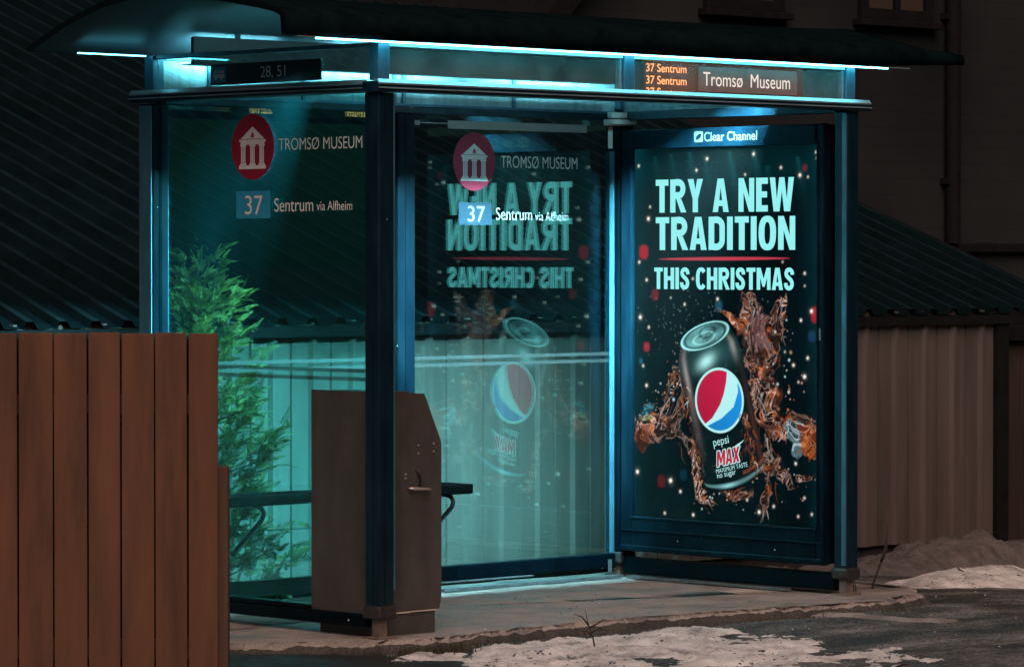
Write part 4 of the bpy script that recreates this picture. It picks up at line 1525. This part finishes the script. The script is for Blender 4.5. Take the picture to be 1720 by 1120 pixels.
    blob(1094, 702, 0.06, 0.018, (0.10, 0.08, 0.02), (0.6, 0.56, 0.3), 0.1)
    for _ in range(150):
        a, b = rs.choice([(1130, 640), (1120, 670), (1150, 610), (1330, 640), (1310, 600), (1315, 560), (1330, 800), (1200, 835), (1250, 830), (1320, 690)])
        a, b = a + rs.gauss(0, 14), b + rs.gauss(0, 22)
        x0, y0 = art(a, b)
        r = abs(rs.gauss(0.0, 0.0032)) + 0.0016
        d = np.hypot(X - x0, Y - y0)
        over(np.clip((r - d) / 0.003 + 0.5, 0, 1) * 0.8, HIGH[rs.randrange(len(HIGH))])
    # redraw some front strands later, after the can

    # ---- the can
    T, Bm = np.array(art(1186, 562)), np.array(art(1238, 806))
    ax = (T - Bm) / np.linalg.norm(T - Bm)
    ac = np.array((ax[1], -ax[0]))
    mid = (T + Bm) / 2
    Lh = np.linalg.norm(T - Bm) / 2
    A = (X - mid[0]) * ax[0] + (Y - mid[1]) * ax[1]          # along, up
    Cc = (X - mid[0]) * ac[0] + (Y - mid[1]) * ac[1]         # across
    hw = 0.212
    # silhouette half width along the axis
    kA = np.clip(A / Lh, -1.2, 1.2)
    half = np.interp(kA, [-1.02, -0.96, -0.86, 0.62, 0.80, 0.93, 1.0], [0.165, 0.19, hw, hw, 0.205, 0.178, 0.17])
    sag = 0.05 * (1 - np.clip(Cc / np.maximum(half, .01), -1, 1) ** 2) ** 0.5
    body = np.clip((half - np.abs(Cc)) / 0.004, 0, 1) * np.clip((A + Lh + sag - 0.01) / 0.004, 0, 1) * (A < Lh * 1.0)
    q = np.clip(Cc / half, -1, 1)
    colr = np.zeros_like(img)
    colr[:] = (0.0022, 0.008, 0.010)
    def add(mask, c):
        colr[:] += mask[..., None] * np.asarray(c)
    add(np.exp(-((q + 0.82) / 0.10) ** 2) * np.clip((kA + 0.7) * 1.2, 0, 1), (0.10, 0.075, 0.07))
    add(np.exp(-((q + 0.80) / 0.06) ** 2) * np.exp(-((kA - 0.55) / 0.25) ** 2), (0.20, 0.19, 0.18))
    add(np.exp(-((q - 0.9) / 0.07) ** 2) * np.clip(0.7 - kA, 0, 1), (0.05, 0.014, 0.008))
    add(np.exp(-((q + 0.12) / 0.26) ** 2) * np.exp(-((kA - 0.66 - 0.10 * q) / 0.085) ** 2), (0.48, 0.86, 0.86))
    add(np.exp(-((q - 0.1) / 0.8) ** 2) * np.exp(-((kA - 0.70) / 0.2) ** 2), (0.02, 0.075, 0.075))
    add(np.exp(-((q - 0.78) / 0.08) ** 2) * np.exp(-((kA - 0.74) / 0.16) ** 2), (0.25, 0.22, 0.2))
    # bright rim at the foot
    foot = np.clip(1 - np.abs(A + Lh + sag - 0.035) / 0.016, 0, 1)
    add(foot * (0.4 + 0.8 * np.exp(-((q + 0.3) / 0.3) ** 2)), (0.28, 0.62, 0.64))
    add(np.clip(1 - np.abs(A + Lh + sag - 0.07) / 0.014, 0, 1) * (q > 0.3), (0.16, 0.04, 0.02))
    speck = (vnoise(120, 77, 1) > 0.42).astype(float)
    add(speck * np.clip(0.5 * vnoise(6, 9), 0, 1), (0.25, 0.32, 0.32))
    over(body, colr)
    # lid: ellipse seen from above
    lx, ly = Cc / 0.170, (A - Lh * 0.985) / 0.062
    el = np.hypot(lx, ly)
    lid = np.clip((1 - el) * 22, 0, 1)
    lc = np.zeros_like(img)
    ang = np.arctan2(ly, lx)
    sheen = 0.5 + 0.5 * np.cos(2 * ang - 0.9) * np.cos(ang + 2.2)
    lc[:] = np.array((0.12, 0.34, 0.35)) * (0.35 + 1.1 * sheen)[..., None]
    lc += (np.exp(-((el - 0.93) / 0.045) ** 2) * 1.0)[..., None] * np.array((0.30, 0.62, 0.62))
    lc *= (1 - 0.75 * np.exp(-((el - 0.80) / 0.05) ** 2))[..., None]
    lc += (np.exp(-((np.hypot((lx + 0.05) / 0.42, (ly + 0.15) / 0.42) - 1) / 0.14) ** 2) * 0.6)[..., None] * np.array((0.3, 0.6, 0.6))
    lc *= (1 - 0.6 * np.exp(-((np.hypot((lx - 0.12) / 0.3, (ly - 0.22) / 0.4) - 1) / 0.2) ** 2))[..., None]
    over(lid, lc)

    # ---- round emblem
    gc = np.array(art(1211, 672))
    gx, gy = (X - gc[0]) / 0.161, (Y - gc[1]) / 0.159
    gr = np.hypot(gx, gy)
    over(np.clip((1.0 - gr) / 0.02, 0, 1), (0.50, 0.92, 0.92))
    inn = np.clip((0.925 - gr) / 0.02, 0, 1)
    yy = [-1.05, -0.75, -0.545, -0.13, 0.18, 0.54, 0.90, 1.05]
    fr = np.interp(gy, yy, [-0.85, -0.58, -0.27, 0.05, 0.19, 0.29, 0.33, 0.34])
    yb = [-1.05, -0.80, -0.545, -0.18, 0.28, 0.70, 0.85, 1.05]
    fbv = np.interp(gy, yb, [-1.1, -0.52, 0.08, 0.57, 0.75, 0.69, 0.62, 0.55])
    red = inn * np.clip((fr - gx) / 0.025, 0, 1)
    blu = inn * np.clip((gx - fbv) / 0.025, 0, 1)
    shade = (0.85 + 0.25 * np.clip(gx * 0.6 + gy * 0.4 + 0.4, -1, 1))[..., None]
    img[:] = img * (1 - red[..., None]) + red[..., None] * (np.array((0.56, 0.012, 0.06)) * shade)
    img[:] = img * (1 - blu[..., None]) + blu[..., None] * (np.array((0.012, 0.27, 0.72)) * shade)

    # strands in front of the can edges
    for pl, cnt in (([(1252, 690, 5), (1264, 740, 8), (1268, 790, 8)], 70), ([(1150, 640, 3), (1158, 690, 4), (1170, 760, 6), (1180, 810, 6)], 60)):
        for k in range(cnt):
            (cx, cy, h_), (dx, dy) = spine(pl, rs.random())
            sx, sy = cx + rs.gauss(0, 0.7) * h_, cy
            ang = math.atan2(dy, dx) + rs.gauss(0, 0.4)
            l_ = rs.uniform(5, 16)
            pal = MID if rs.random() < 0.55 else (HIGH if rs.random() < 0.5 else DARK)
            stroke(art(sx, sy), art(sx + math.cos(ang) * l_, sy + math.sin(ang) * l_), rs.uniform(-.5, .5), 0.004, 0.0015, pal[rs.randrange(len(pal))], 0.75)

    # ---- stars
    for (a, b, s) in ((1072, 278, .7), (1190, 267, 1), (1172, 286, .8), (1268, 260, .9), (1313, 283, .7), (1344, 296, 1), (1357, 299, .5), (1370, 258, .6), (1371, 268, .4), (1254, 294, .6), (1092, 347, .6), (1089, 367, 1.1), (1073, 440, .8), (1086, 470, .8), (1166, 468, .6), (1150, 485, .5), (1152, 511, .7), (1208, 502, .8), (1352, 459, .7), (1316, 440, .4), (1075, 533, 1.2), (1090, 550, .7), (1080, 615, .7), (1086, 648, .9), (1070, 794, 1.2), (1128, 808, 1.3), (1145, 826, .8), (1118, 863, .7), (1167, 865, .8), (1258, 838, .6), (1278, 858, 1.0), (1302, 848, .7), (1342, 864, .6), (1364, 860, .6), (1352, 833, .6), (1363, 522, 1.1), (1346, 537, .7), (1357, 600, .8), (1334, 612, .8), (1352, 631, 1.1), (1320, 590, .4), (1128, 500, .4), (1342, 640, .5), (1338, 776, .7), (1352, 480, .4)):
        glow(a, b, 0.0062 * (0.7 + 0.5 * s), (1.3, 1.2, 1.05), s)
        glow(a, b, 0.016 * s, (0.05, 0.04, 0.03), s)
    for _ in range(150):
        a, b = 1160 + rs.gauss(0, 60), 545 + rs.gauss(0, 30)
        if 1070 < a < 1370:
            glow(a, b, 0.0035, (0.25, 0.4, 0.4), rs.random() * 0.6)
    # red rule under the heading
    x0, y0 = art(1105, 435)
    x1, y1 = art(1330, 434)
    tt = np.clip((X - x0) / (x1 - x0), 0, 1)
    wdt = 0.0085 * np.sin(np.pi * tt) ** 0.6
    m = np.clip((wdt - np.abs(Y - (y0 + (y1 - y0) * tt))) / 0.003 + 0.4, 0, 1) * (X > x0) * (X < x1) * (wdt > 0.001)
    over(m, (0.55, 0.05, 0.08))

    img = np.clip(img, 0, 1.4)
    # ---- mesh sheet
    me = bpy.data.meshes.new("poster")
    co = np.stack([np.full(X.size, 2.9), PX0 - X.ravel(), PZ0 + Y.ravel()], 1)
    idx = np.arange(NX * NY).reshape(NY, NX)
    quads = np.stack([idx[:-1, :-1], idx[:-1, 1:], idx[1:, 1:], idx[1:, :-1]], -1).reshape(-1, 4)
    me.vertices.add(len(co))
    me.vertices.foreach_set('co', co.ravel())
    me.loops.add(quads.size)
    me.loops.foreach_set('vertex_index', quads.ravel().astype(np.int32))
    me.polygons.add(len(quads))
    me.polygons.foreach_set('loop_start', np.arange(0, quads.size, 4, dtype=np.int32))
    me.update(calc_edges=True)
    at = me.color_attributes.new("print", 'FLOAT_COLOR', 'POINT')
    rgba = np.concatenate([img.reshape(-1, 3), np.ones((NX * NY, 1))], 1).astype(np.float32)
    at.data.foreach_set('color', rgba.ravel())
    m, nt, n, l = new_mat("backlit_print")
    out = N(n, "ShaderNodeOutputMaterial")
    e = N(n, "ShaderNodeEmission")
    ca = N(n, "ShaderNodeVertexColor", layer_name="print")
    l.new(ca.outputs[0], e.inputs[0])
    e.inputs[1].default_value = POSTER_GAIN
    df = N(n, "ShaderNodeBsdfDiffuse")
    df.inputs[0].default_value = (0.0015, 0.0015, 0.0015, 1)
    ad = N(n, "ShaderNodeAddShader")
    l.new(e.outputs[0], ad.inputs[0])
    l.new(df.outputs[0], ad.inputs[1])
    l.new(ad.outputs[0], out.inputs[0])
    o = obj("poster", me, m, case)
    return o
build_poster()

# ---- poster lettering: heavy condensed capitals drawn stroke by stroke
def arc_pts(cx, cy, rx, ry, a0, a1, n=8):
    return [(cx + rx * math.cos(R(a0 + (a1 - a0) * k / n)), cy + ry * math.sin(R(a0 + (a1 - a0) * k / n))) for k in range(n + 1)]

def smooth_path(p, n=6):
    out = []
    for i in range(len(p) - 1):
        a, b, c, d = p[max(i - 1, 0)], p[i], p[i + 1], p[min(i + 2, len(p) - 1)]
        for k in range(n):
            t = k / n
            out.append(tuple(0.5 * (2 * b[q_] + (c[q_] - a[q_]) * t + (2 * a[q_] - 5 * b[q_] + 4 * c[q_] - d[q_]) * t * t + (3 * b[q_] - a[q_] - 3 * c[q_] + d[q_]) * t ** 3) for q_ in (0, 1)))
    out.append(p[-1])
    return out

def strip(path, th):
    L1, L2 = [], []
    for i, p in enumerate(path):
        a, b = path[max(i - 1, 0)], path[min(i + 1, len(path) - 1)]
        dx, dy = b[0] - a[0], b[1] - a[1]
        ln = math.hypot(dx, dy) or 1
        L1.append((p[0] - dy / ln * th / 2, p[1] + dx / ln * th / 2))
        L2.append((p[0] + dy / ln * th / 2, p[1] - dx / ln * th / 2))
    return [[L1[i], L2[i], L2[i + 1], L1[i + 1]] for i in range(len(path) - 1)]

def ring(cx, cy, a, b, s, t, a0, a1, n=36, e=2.5):
    def pt(rx, ry, an):
        c, s_ = math.cos(an), math.sin(an)
        return (cx + rx * math.copysign(abs(c) ** (2 / e), c), cy + ry * math.copysign(abs(s_) ** (2 / e), s_))
    A = [R(a0 + (a1 - a0) * k / n) for k in range(n + 1)]
    return [[pt(a, b, A[k]), pt(a, b, A[k + 1]), pt(a - s, b - t, A[k + 1]), pt(a - s, b - t, A[k])] for k in range(n)]

def rc(x0, y0, x1, y1):
    return [(x0, y0), (x1, y0), (x1, y1), (x0, y1)]

def heavy(ch):
    s, t = 0.215, 0.185
    if ch == 'T': return 0.52, [rc(0, 1 - t, 0.52, 1), rc(0.26 - s / 2, 0, 0.26 + s / 2, 1 - t)]
    if ch == 'R':
        path = [(s, 1 - t / 2), (0.34, 1 - t / 2)] + arc_pts(0.34, 0.71, 0.63 - s / 2 - 0.34, 0.29 - t / 2, 78, -78, 12) + [(0.34, 0.42 + t / 2), (s, 0.42 + t / 2)]
        return 0.64, [rc(0, 0, s, 1)] + strip(path, (s + t) / 2) + [[(0.25, 0.415), (0.45, 0.415), (0.66, 0), (0.435, 0)]]
    if ch == 'Y': return 0.62, [[(0, 1), (0.235, 1), (0.31, 0.68), (0.385, 1), (0.62, 1), (0.4175, 0.40), (0.4175, 0), (0.2025, 0), (0.2025, 0.40)]]
    if ch == 'A': return 0.64, [[(0, 0), (0.215, 0), (0.32, 0.74), (0.32, 1), (0.195, 1)], [(0.64, 0), (0.445, 1), (0.32, 1), (0.32, 0.74), (0.425, 0)], [(0.2405, 0.18), (0.3995, 0.18), (0.375, 0.35), (0.265, 0.35)]]
    if ch == 'N': return 0.62, [[(0, 0), (0, 1), (0.205, 1), (0.42, 0.43), (0.42, 1), (0.62, 1), (0.62, 0), (0.415, 0), (0.20, 0.57), (0.20, 0)]]
    if ch == 'E': return 0.46, [[(0, 0), (0, 1), (0.46, 1), (0.46, 1 - t), (s, 1 - t), (s, 0.595), (0.43, 0.595), (0.43, 0.415), (s, 0.415), (s, t), (0.46, t), (0.46, 0)]]
    if ch == 'W': return 0.94, [[(0, 1), (0.21, 1), (0.275, 0.36), (0.37, 1), (0.57, 1), (0.665, 0.36), (0.73, 1), (0.94, 1), (0.79, 0), (0.56, 0), (0.47, 0.60), (0.38, 0), (0.15, 0)]]
    if ch == 'D':
        path = [(s, 1 - t / 2), (0.30, 1 - t / 2)] + arc_pts(0.30, 0.70, 0.62 - s / 2 - 0.30, 0.30 - t / 2, 80, 0, 8) + arc_pts(0.30, 0.30, 0.62 - s / 2 - 0.30, 0.30 - t / 2, 0, -80, 8) + [(0.30, t / 2), (s, t / 2)]
        return 0.62, [rc(0, 0, s, 1)] + strip(path, (s + t) / 2)
    if ch == 'I': return s, [rc(0, 0, s, 1)]
    if ch == 'O': return 0.64, ring(0.32, 0.5, 0.32, 0.512, s, t, 0, 360)
    if ch == 'C': return 0.58, ring(0.31, 0.5, 0.31, 0.512, s, t, 38, 322)
    if ch == 'H': return 0.62, [[(0, 0), (0, 1), (s, 1), (s, 0.60), (0.62 - s, 0.60), (0.62 - s, 1), (0.62, 1), (0.62, 0), (0.62 - s, 0), (0.62 - s, 0.41), (s, 0.41), (s, 0)]]
    if ch == 'M': return 0.80, [[(0, 0), (0, 1), (0.23, 1), (0.40, 0.50), (0.57, 1), (0.80, 1), (0.80, 0), (0.60, 0), (0.60, 0.56), (0.46, 0.14), (0.34, 0.14), (0.20, 0.56), (0.20, 0)]]
    if ch == 'S':
        p = [(0.462, 0.69), (0.447, 0.80), (0.385, 0.885), (0.28, 0.91), (0.165, 0.875), (0.115, 0.755), (0.155, 0.635), (0.28, 0.53), (0.405, 0.42), (0.452, 0.27), (0.40, 0.13), (0.28, 0.09), (0.165, 0.115), (0.105, 0.21), (0.098, 0.32)]
        return 0.56, strip(smooth_path(p, 4), 0.20)
    if ch == 'X': return 0.64, [[(0, 0), (0.205, 0.5), (0, 1), (0.23, 1), (0.32, 0.72), (0.41, 1), (0.64, 1), (0.435, 0.5), (0.64, 0), (0.41, 0), (0.32, 0.28), (0.23, 0)]]
    return 0.24, []

def heavy_line(bm, body, org, right, up, w, h, mi, gap=0.075):
    parts, x = [], 0.0
    for ch in body:
        cw, polys = heavy(ch)
        parts.append((x, polys))
        x += cw + gap
    k = w / (x - gap)
    right, up, org = Vector(right), Vector(up), Vector(org)
    nrm = right.cross(up).normalized()
    for x0, polys in parts:
        for i, p in enumerate(polys):
            try:
                bm.faces.new([bm.verts.new(org + right * ((x0 + a) * k) + up * (b * h) + nrm * (0.0008 + 0.00002 * i)) for a, b in p]).material_index = mi
            except ValueError:
                pass

def poster_text():
    bm = B()
    rr, uu = Vector((0, -1, 0)), Vector((0, 0, 1))
    def pt(px, py):
        x, y = art(px, py)
        return Vector((2.8995, PX0 - x, PZ0 + y))
    X0 = 2.8995
    def line(body, v0, v1, z0, z1, bold):
        heavy_line(bm, body, (X0, v0, z0), rr, uu, v0 - v1, z1 - z0, 0)
    line("TRY A NEW", 1.186, 0.286, 1.796, 1.957, 0.05)
    line("TRADITION", 1.186, 0.278, 1.614, 1.774, 0.05)
    line("THIS CHRISTMAS", 1.196, 0.285, 1.424, 1.529, 0.045)
    # wording on the can, rising to the right with the can's tilt
    a = R(12)
    r2, u2 = rr * math.cos(a) + uu * math.sin(a), uu * math.cos(a) - rr * math.sin(a)
    text_into(bm, "pepsi", pt(1203, 754), r2, u2, 0.102, 0.050, 1, 0.0, 0.0012)
    text_into(bm, "MAXIMUM TASTE", pt(1207, 795), r2, u2, 0.207, 0.0215, 1, 0.0, 0.0012)
    text_into(bm, "no sugar", pt(1209, 806), r2, u2, 0.124, 0.0265, 1, 0.0, 0.0012)
    us_ = u2 + r2 * 0.22
    o0 = pt(1208, 783.5)
    for k in range(12):
        an = 2 * math.pi * k / 12
        heavy_line(bm, "MAX", o0 + r2 * (0.0050 * math.cos(an)) + u2 * (0.0050 * math.sin(an)) + Vector((-0.00012 * k, 0, 0)), r2, us_, 0.150, 0.072, 1, 0.05)
    heavy_line(bm, "MAX", o0 + Vector((-0.0022, 0, 0)), r2, us_, 0.150, 0.072, 2, 0.05)
    # long upper arm of the last letter
    poly_into(bm, [(0.118, 0.058), (0.150, 0.068), (0.205, 0.098), (0.140, 0.080)], o0 + Vector((-0.0014, 0, 0)), r2, u2, 1, 0.0008, 1)
    obj("poster_lettering", bm, ['p_text', 'p_white', 'p_red'], case)
poster_text()

# ------------------------------------------------------------------ ticket cabinet
def build_cabinet():
    t = thing("ticket_cabinet", "brown grey metal cabinet with sloping front standing in the shelter's front corner", "cabinet", (0.21, 0.26, 0))
    bm = B()
    side1 = [(-0.008, 0.098), (0.2155, 0.098), (0.2155, 1.018), (-0.008, 1.022)]
    side2 = [(0.2165, 0.098), (0.385, 0.098), (0.398, 0.15), (0.398, 0.80), (0.300, 1.008), (0.2165, 1.012)]
    prism(bm, side1, 'y', 0.05, 0.4205)
    body = obj("body", bm, 'cab', t)
    bm = B()
    prism(bm, side2, 'y', 0.052, 0.4195)
    dr = obj("door", bm, 'cab', t)
    bm = B()
    box(bm, 0.034, 0.215, 0.0485, 0.4200, 0.0905, 0.0975)
    box(bm, 0.217, 0.366, 0.0485, 0.4200, 0.0925, 0.0975)
    obj("edge_strip", bm, 'cab_seam', t)
    bm = B()
    box(bm, 0.036, 0.366, 0.056, 0.416, -0.004, 0.090, 0.003)
    obj("plinth", bm, 'cab', t)
    for (x, z, y, r_) in ((0.265, 0.790, 0.0518, 0.005), (0.352, 0.795, 0.0518, 0.005), (0.265, 0.757, 0.0518, 0.005), (0.352, 0.762, 0.0518, 0.005), (0.190, 0.672, 0.0498, 0.006), (0.190, 0.655, 0.0498, 0.006)):
        bm = B()
        cyl(bm, (x, y, z), (x, y - 0.005, z), r_, r_ * 0.7, 10)
        obj("bolt", bm, 'bolt', body if y < 0.05 else dr)
    bm = B()
    tube(bm, [(0.205, 0.050, 0.612), (0.205, 0.036, 0.612), (0.225, 0.033, 0.611), (0.30, 0.033, 0.607), (0.325, 0.034, 0.604)], [0.006, 0.006, 0.007, 0.006, 0.004], 10)
    obj("handle", bm, 'bolt', dr, smooth=True)
    bm = B()
    tube(bm, [(0.270, 0.0515, 0.618), (0.272, 0.045, 0.64), (0.262, 0.045, 0.67), (0.25, 0.05, 0.685)], 0.004, 8)
    obj("cable", bm, 'black_metal', dr, smooth=True)
    bm = B()
    # slanting screen and coin tray on the inner face
    prism(bm, [(0.3985, 0.45), (0.412, 0.46), (0.412, 0.70), (0.3985, 0.72)], 'y', 0.12, 0.37)
    obj("control_panel", bm, 'black_metal', dr)
    bm = B()
    box(bm, 0.13, 0.17, 0.09, 0.13, 1.0225, 1.029, 0.002)
    obj("lid_plate", bm, 'bolt', body)
build_cabinet()

# ------------------------------------------------------------------ cypress shrub behind the shelter
def build_shrub():
    base = Vector((0.72, 1.97, -0.12))
    t = thing("cypress_shrub", "feathery green cypress shrub between the left glass and the garage wall", "shrub", base)
    bm = B()
    tube(bm, [base + Vector((0, 0, -0.1)), base + Vector((0.01, 0, 0.5)), base + Vector((-0.03, 0.01, 1.1)), base + Vector((-0.04, 0, 1.55))], [0.03, 0.025, 0.016, 0.004], 8)
    rs = random.Random(3)
    def axis(z):
        k = z / 1.75
        return base + Vector((-0.07 * k, 0.0, z))
    def rad(z):
        k = z / 1.66
        return float(np.interp(k, [0, 0.06, 0.2, 0.40, 0.55, 0.66, 0.80, 0.92, 1.0], [0.28, 0.42, 0.44, 0.38, 0.34, 0.22, 0.17, 0.10, 0.03]))
    fo = B()
    def leafquad(p, d, ln, w, side):
        d = d.normalized()
        a = p + side * w * 0.5
        vs = [fo.verts.new(p - side * w * 0.25), fo.verts.new(p + d * ln * 0.5 - side * w * 0.5), fo.verts.new(p + d * ln), fo.verts.new(p + d * ln * 0.5 + side * w * 0.5)]
        fo.faces.new(vs)
    def frond(p, d, ln):
        """flat feathery spray: side shoots alternate along a drooping axis"""
        d = d.normalized()
        nrm = Vector((rs.gauss(0, 1), rs.gauss(0, 1), rs.gauss(0, 1)))
        side = d.cross(nrm).normalized()
        n = 9
        cur = p.copy()
        for k in range(n):
            f = k / (n - 1)
            step = ln / n
            d2 = (d + Vector((0, 0, 0.10 - 0.25 * f))).normalized()
            leafquad(cur, d2, step * 1.6, 0.0055, side)
            w = ln * 0.34 * (1 - f * 0.75)
            for sgn in (-1, 1):
                dd = d2 * 0.8 + side * sgn * 0.75 + Vector((rs.gauss(0, .15), rs.gauss(0, .15), rs.gauss(0, .15)))
                leafquad(cur, dd, w, 0.0045, nrm.cross(dd).normalized())
                q = cur + dd.normalized() * w * 0.45
                leafquad(q, dd + d2 * 0.9, w * 0.55, 0.004, nrm.cross(dd).normalized())
            cur = cur + d2 * step
    nb = 74
    for i in range(nb):
        z0 = 0.02 + 1.46 * (i / (nb - 1)) ** 0.95
        a = i * 2.39996 + rs.uniform(-0.4, 0.4)
        r = rad(z0 + 0.10) * rs.uniform(0.55, 1.15)
        out = Vector((math.cos(a), math.sin(a), 0))
        if out.y > 0 and r * out.y > 0.36:
            r = 0.36 / out.y
        if out.y < 0 and r * -out.y > 0.43:
            r = 0.43 / -out.y
        rise = rs.uniform(0.10, 0.26) + 0.05 * z0
        p0 = axis(z0)
        p1 = p0 + out * r * 0.6 + Vector((0, 0, rise * 0.35))
        p2 = p0 + out * r + Vector((0, 0, rise))
        tube(bm, [p0, p1, p2], [0.006, 0.004, 0.0015], 5)
        ns = int(18 + r * 95)
        for k in range(ns):
            f_ = 0.25 + 0.75 * (k / max(1, ns - 1)) ** 0.8
            p = (p0 * (1 - f_) + p1 * f_) * (1 - f_) + (p1 * (1 - f_) + p2 * f_) * f_
            d = out * rs.uniform(0.4, 1.0) + Vector((0, 0, rs.uniform(0.1, 0.8))) + Vector((rs.gauss(0, .45), rs.gauss(0, .45), rs.gauss(0, .25)))
            if p.x - base.x < -0.25 + 0.1 * rs.random() and p.z > 0.95:
                continue
            frond(p + Vector((rs.gauss(0, .02), rs.gauss(0, .02), rs.gauss(0, .025))), d, rs.uniform(0.045, 0.10))
    # leader at the top and one long low side branch
    for i in range(16):
        z = 1.42 + 0.018 * i
        frond(axis(z) + Vector((rs.gauss(0, .012), rs.gauss(0, .012), 0)), Vector((rs.gauss(0, .5), rs.gauss(0, .4), 1.0)), 0.07)
    b0 = axis(0.42) + Vector((0.36, -0.02, 0))
    for i in range(9):
        p = b0 + Vector((0.035 * i, -0.012 * i, 0.012 * i - 0.0016 * i * i))
        frond(p, Vector((1, rs.gauss(0, .4), rs.uniform(-0.5, 0.3))), 0.08)
    tube(bm, [b0 - Vector((0.34, 0, -0.02)), b0, b0 + Vector((0.30, -0.1, 0.0))], [0.01, 0.006, 0.002], 6)
    obj("trunk", bm, 'bark', t, smooth=True)
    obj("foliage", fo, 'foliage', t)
build_shrub()

# ------------------------------------------------------------------ weeds and small things
def stems(name, label, base, paths, rad, mat='stem', group=None):
    bm = B()
    for pts in paths:
        n = len(pts)
        tube(bm, [Vector(base) + Vector(p) for p in pts], [rad * (1 - 0.75 * k / (n - 1)) for k in range(n)], 6)
    o = obj(name, bm, mat, smooth=True)
    tag(o, label, "weed", group)
    return o
rr_ = Vector((0.7166, -0.6975, 0))
def q(a, z, d=0.0):
    return (rr_.x * a + 0.70 * d, rr_.y * a + 0.716 * d, z)
gz = ground_z(0.62, -0.62)
tw = stems("dead_weed", "dead branching weed sticking out of the snow in front of the kerb", (0.62, -0.62, gz + 0.01),
      [[q(0.02, -0.03), q(0.005, 0.05), q(-0.012, 0.10), q(-0.028, 0.165)],
       [q(-0.01, 0.09), q(0.02, 0.105), q(0.05, 0.125), q(0.062, 0.118)],
       [q(-0.005, 0.07), q(0.03, 0.085), q(0.055, 0.10)],
       [q(-0.012, 0.10), q(-0.04, 0.135), q(-0.075, 0.148)],
       [q(0.0, 0.06), q(-0.025, 0.08), q(-0.04, 0.078)],
       [q(0.03, 0.085), q(0.055, 0.082), q(0.066, 0.09)],
       [q(-0.03, 0.075), q(-0.02, 0.045), q(0.0, 0.055)]], 0.0045)
stems("dead_weed", "thick dark stalk leaning right beside the shelter's right front foot", (3.28, 0.14, -0.03),
      [[q(0.0, -0.05), q(0.02, 0.06), q(0.055, 0.16), q(0.075, 0.24), q(0.09, 0.34)], [q(0.055, 0.16), q(0.08, 0.22), q(0.088, 0.30)]], 0.008)
stems("dead_weed", "thin wiry stems rising tight against the right front post", (3.08, 0.10, -0.03),
      [[q(0.02, -0.04), q(0.0, 0.1), q(-0.01, 0.24), q(0.02, 0.4)], [q(0.03, -0.04), q(0.02, 0.12), q(0.0, 0.22)], [q(0.0, -0.04), q(-0.008, 0.12), q(-0.02, 0.3), q(-0.01, 0.46)], [q(0.045, -0.04), q(0.03, 0.08), q(0.012, 0.16)]], 0.004)
gz = ground_z(0.25, -0.5)
stems("dead_twig", "short dark twig stub lying on the snow left of the branching weed", (0.22, -0.42, gz + 0.04),
      [[q(-0.02, 0.0), q(0.0, 0.012), q(0.012, 0.004)], [q(0.0, 0.012), q(-0.008, 0.03)]], 0.005)

# grass and crumbs along the kerb
def build_grass():
    rs = random.Random(9)
    bm = B()
    for i in range(1500):
        if i < 900:
            u = rs.gauss(0.02, 0.17)
            v = -0.235 + rs.gauss(0, 0.045) - 0.02 * u + (0.1 if u < -0.1 else 0)
        else:
            u = rs.uniform(0.2, 3.1)
            kv = float(np.interp(u, [0.14, 0.6, 1.04, 1.82, 2.4, 2.94, 3.3], [-0.205, -0.17, -0.14, -0.20, -0.30, -0.39, -0.28]))
            v = kv - 0.02 + rs.gauss(0, 0.02)
        z = ground_z(u, v) - 0.005
        h = rs.uniform(0.012, 0.045) * (1.3 if i < 900 else 0.6)
        a = rs.uniform(0, 6.28)
        lean = Vector((rs.gauss(0, .5), rs.gauss(0, .5), 1)).normalized() * h
        w = Vector((math.cos(a), math.sin(a), 0)) * 0.0022
        p = Vector((u, v, z))
        m_ = p + lean * 0.55 + Vector((0, 0, 0.003))
        vs = [bm.verts.new(p - w), bm.verts.new(p + w), bm.verts.new(m_ + w * 0.6), bm.verts.new(p + lean), bm.verts.new(m_ - w * 0.6)]
        bm.faces.new(vs)
    o = obj("grass", bm, 'grass')
    o['kind'] = 'stuff'
    tag(o, "dry dark grass tufts along the broken kerb edge", "grass")
build_grass()

def build_crumbs():
    rs = random.Random(21)
    bm = B()
    for i in range(620):
        if i < 500:
            u, v = rs.uniform(0.3, 5.6), rs.uniform(-1.7, 0.6)
            if v > -0.42 and u < 3.6:
                v = -0.42 - rs.random() * 0.8
            z = ground_z(u, v)
        else:
            u, v = rs.uniform(0.4, 3.2), rs.uniform(-0.1, 1.2)
            z = 0.001
        s = abs(rs.gauss(0.0, 0.0016)) + 0.001
        m = Matrix.Translation((u, v, z + s * 0.4)) @ Matrix.Rotation(rs.uniform(0, 6), 4, 'Z') @ Matrix.Diagonal((s * 1.4, s, s * 0.8, 1))
        r = bmesh.ops.create_icosphere(bm, subdivisions=1, radius=1.0, matrix=m)
        mi = 0 if rs.random() < 0.25 else 1
        for f in {f for v_ in r['verts'] for f in v_.link_faces}:
            f.material_index = mi
    o = obj("gravel", bm, ['snow', 'found'])
    o['kind'] = 'stuff'
    tag(o, "scattered grit and ice crumbs on the road and pavement", "gravel")
build_crumbs()
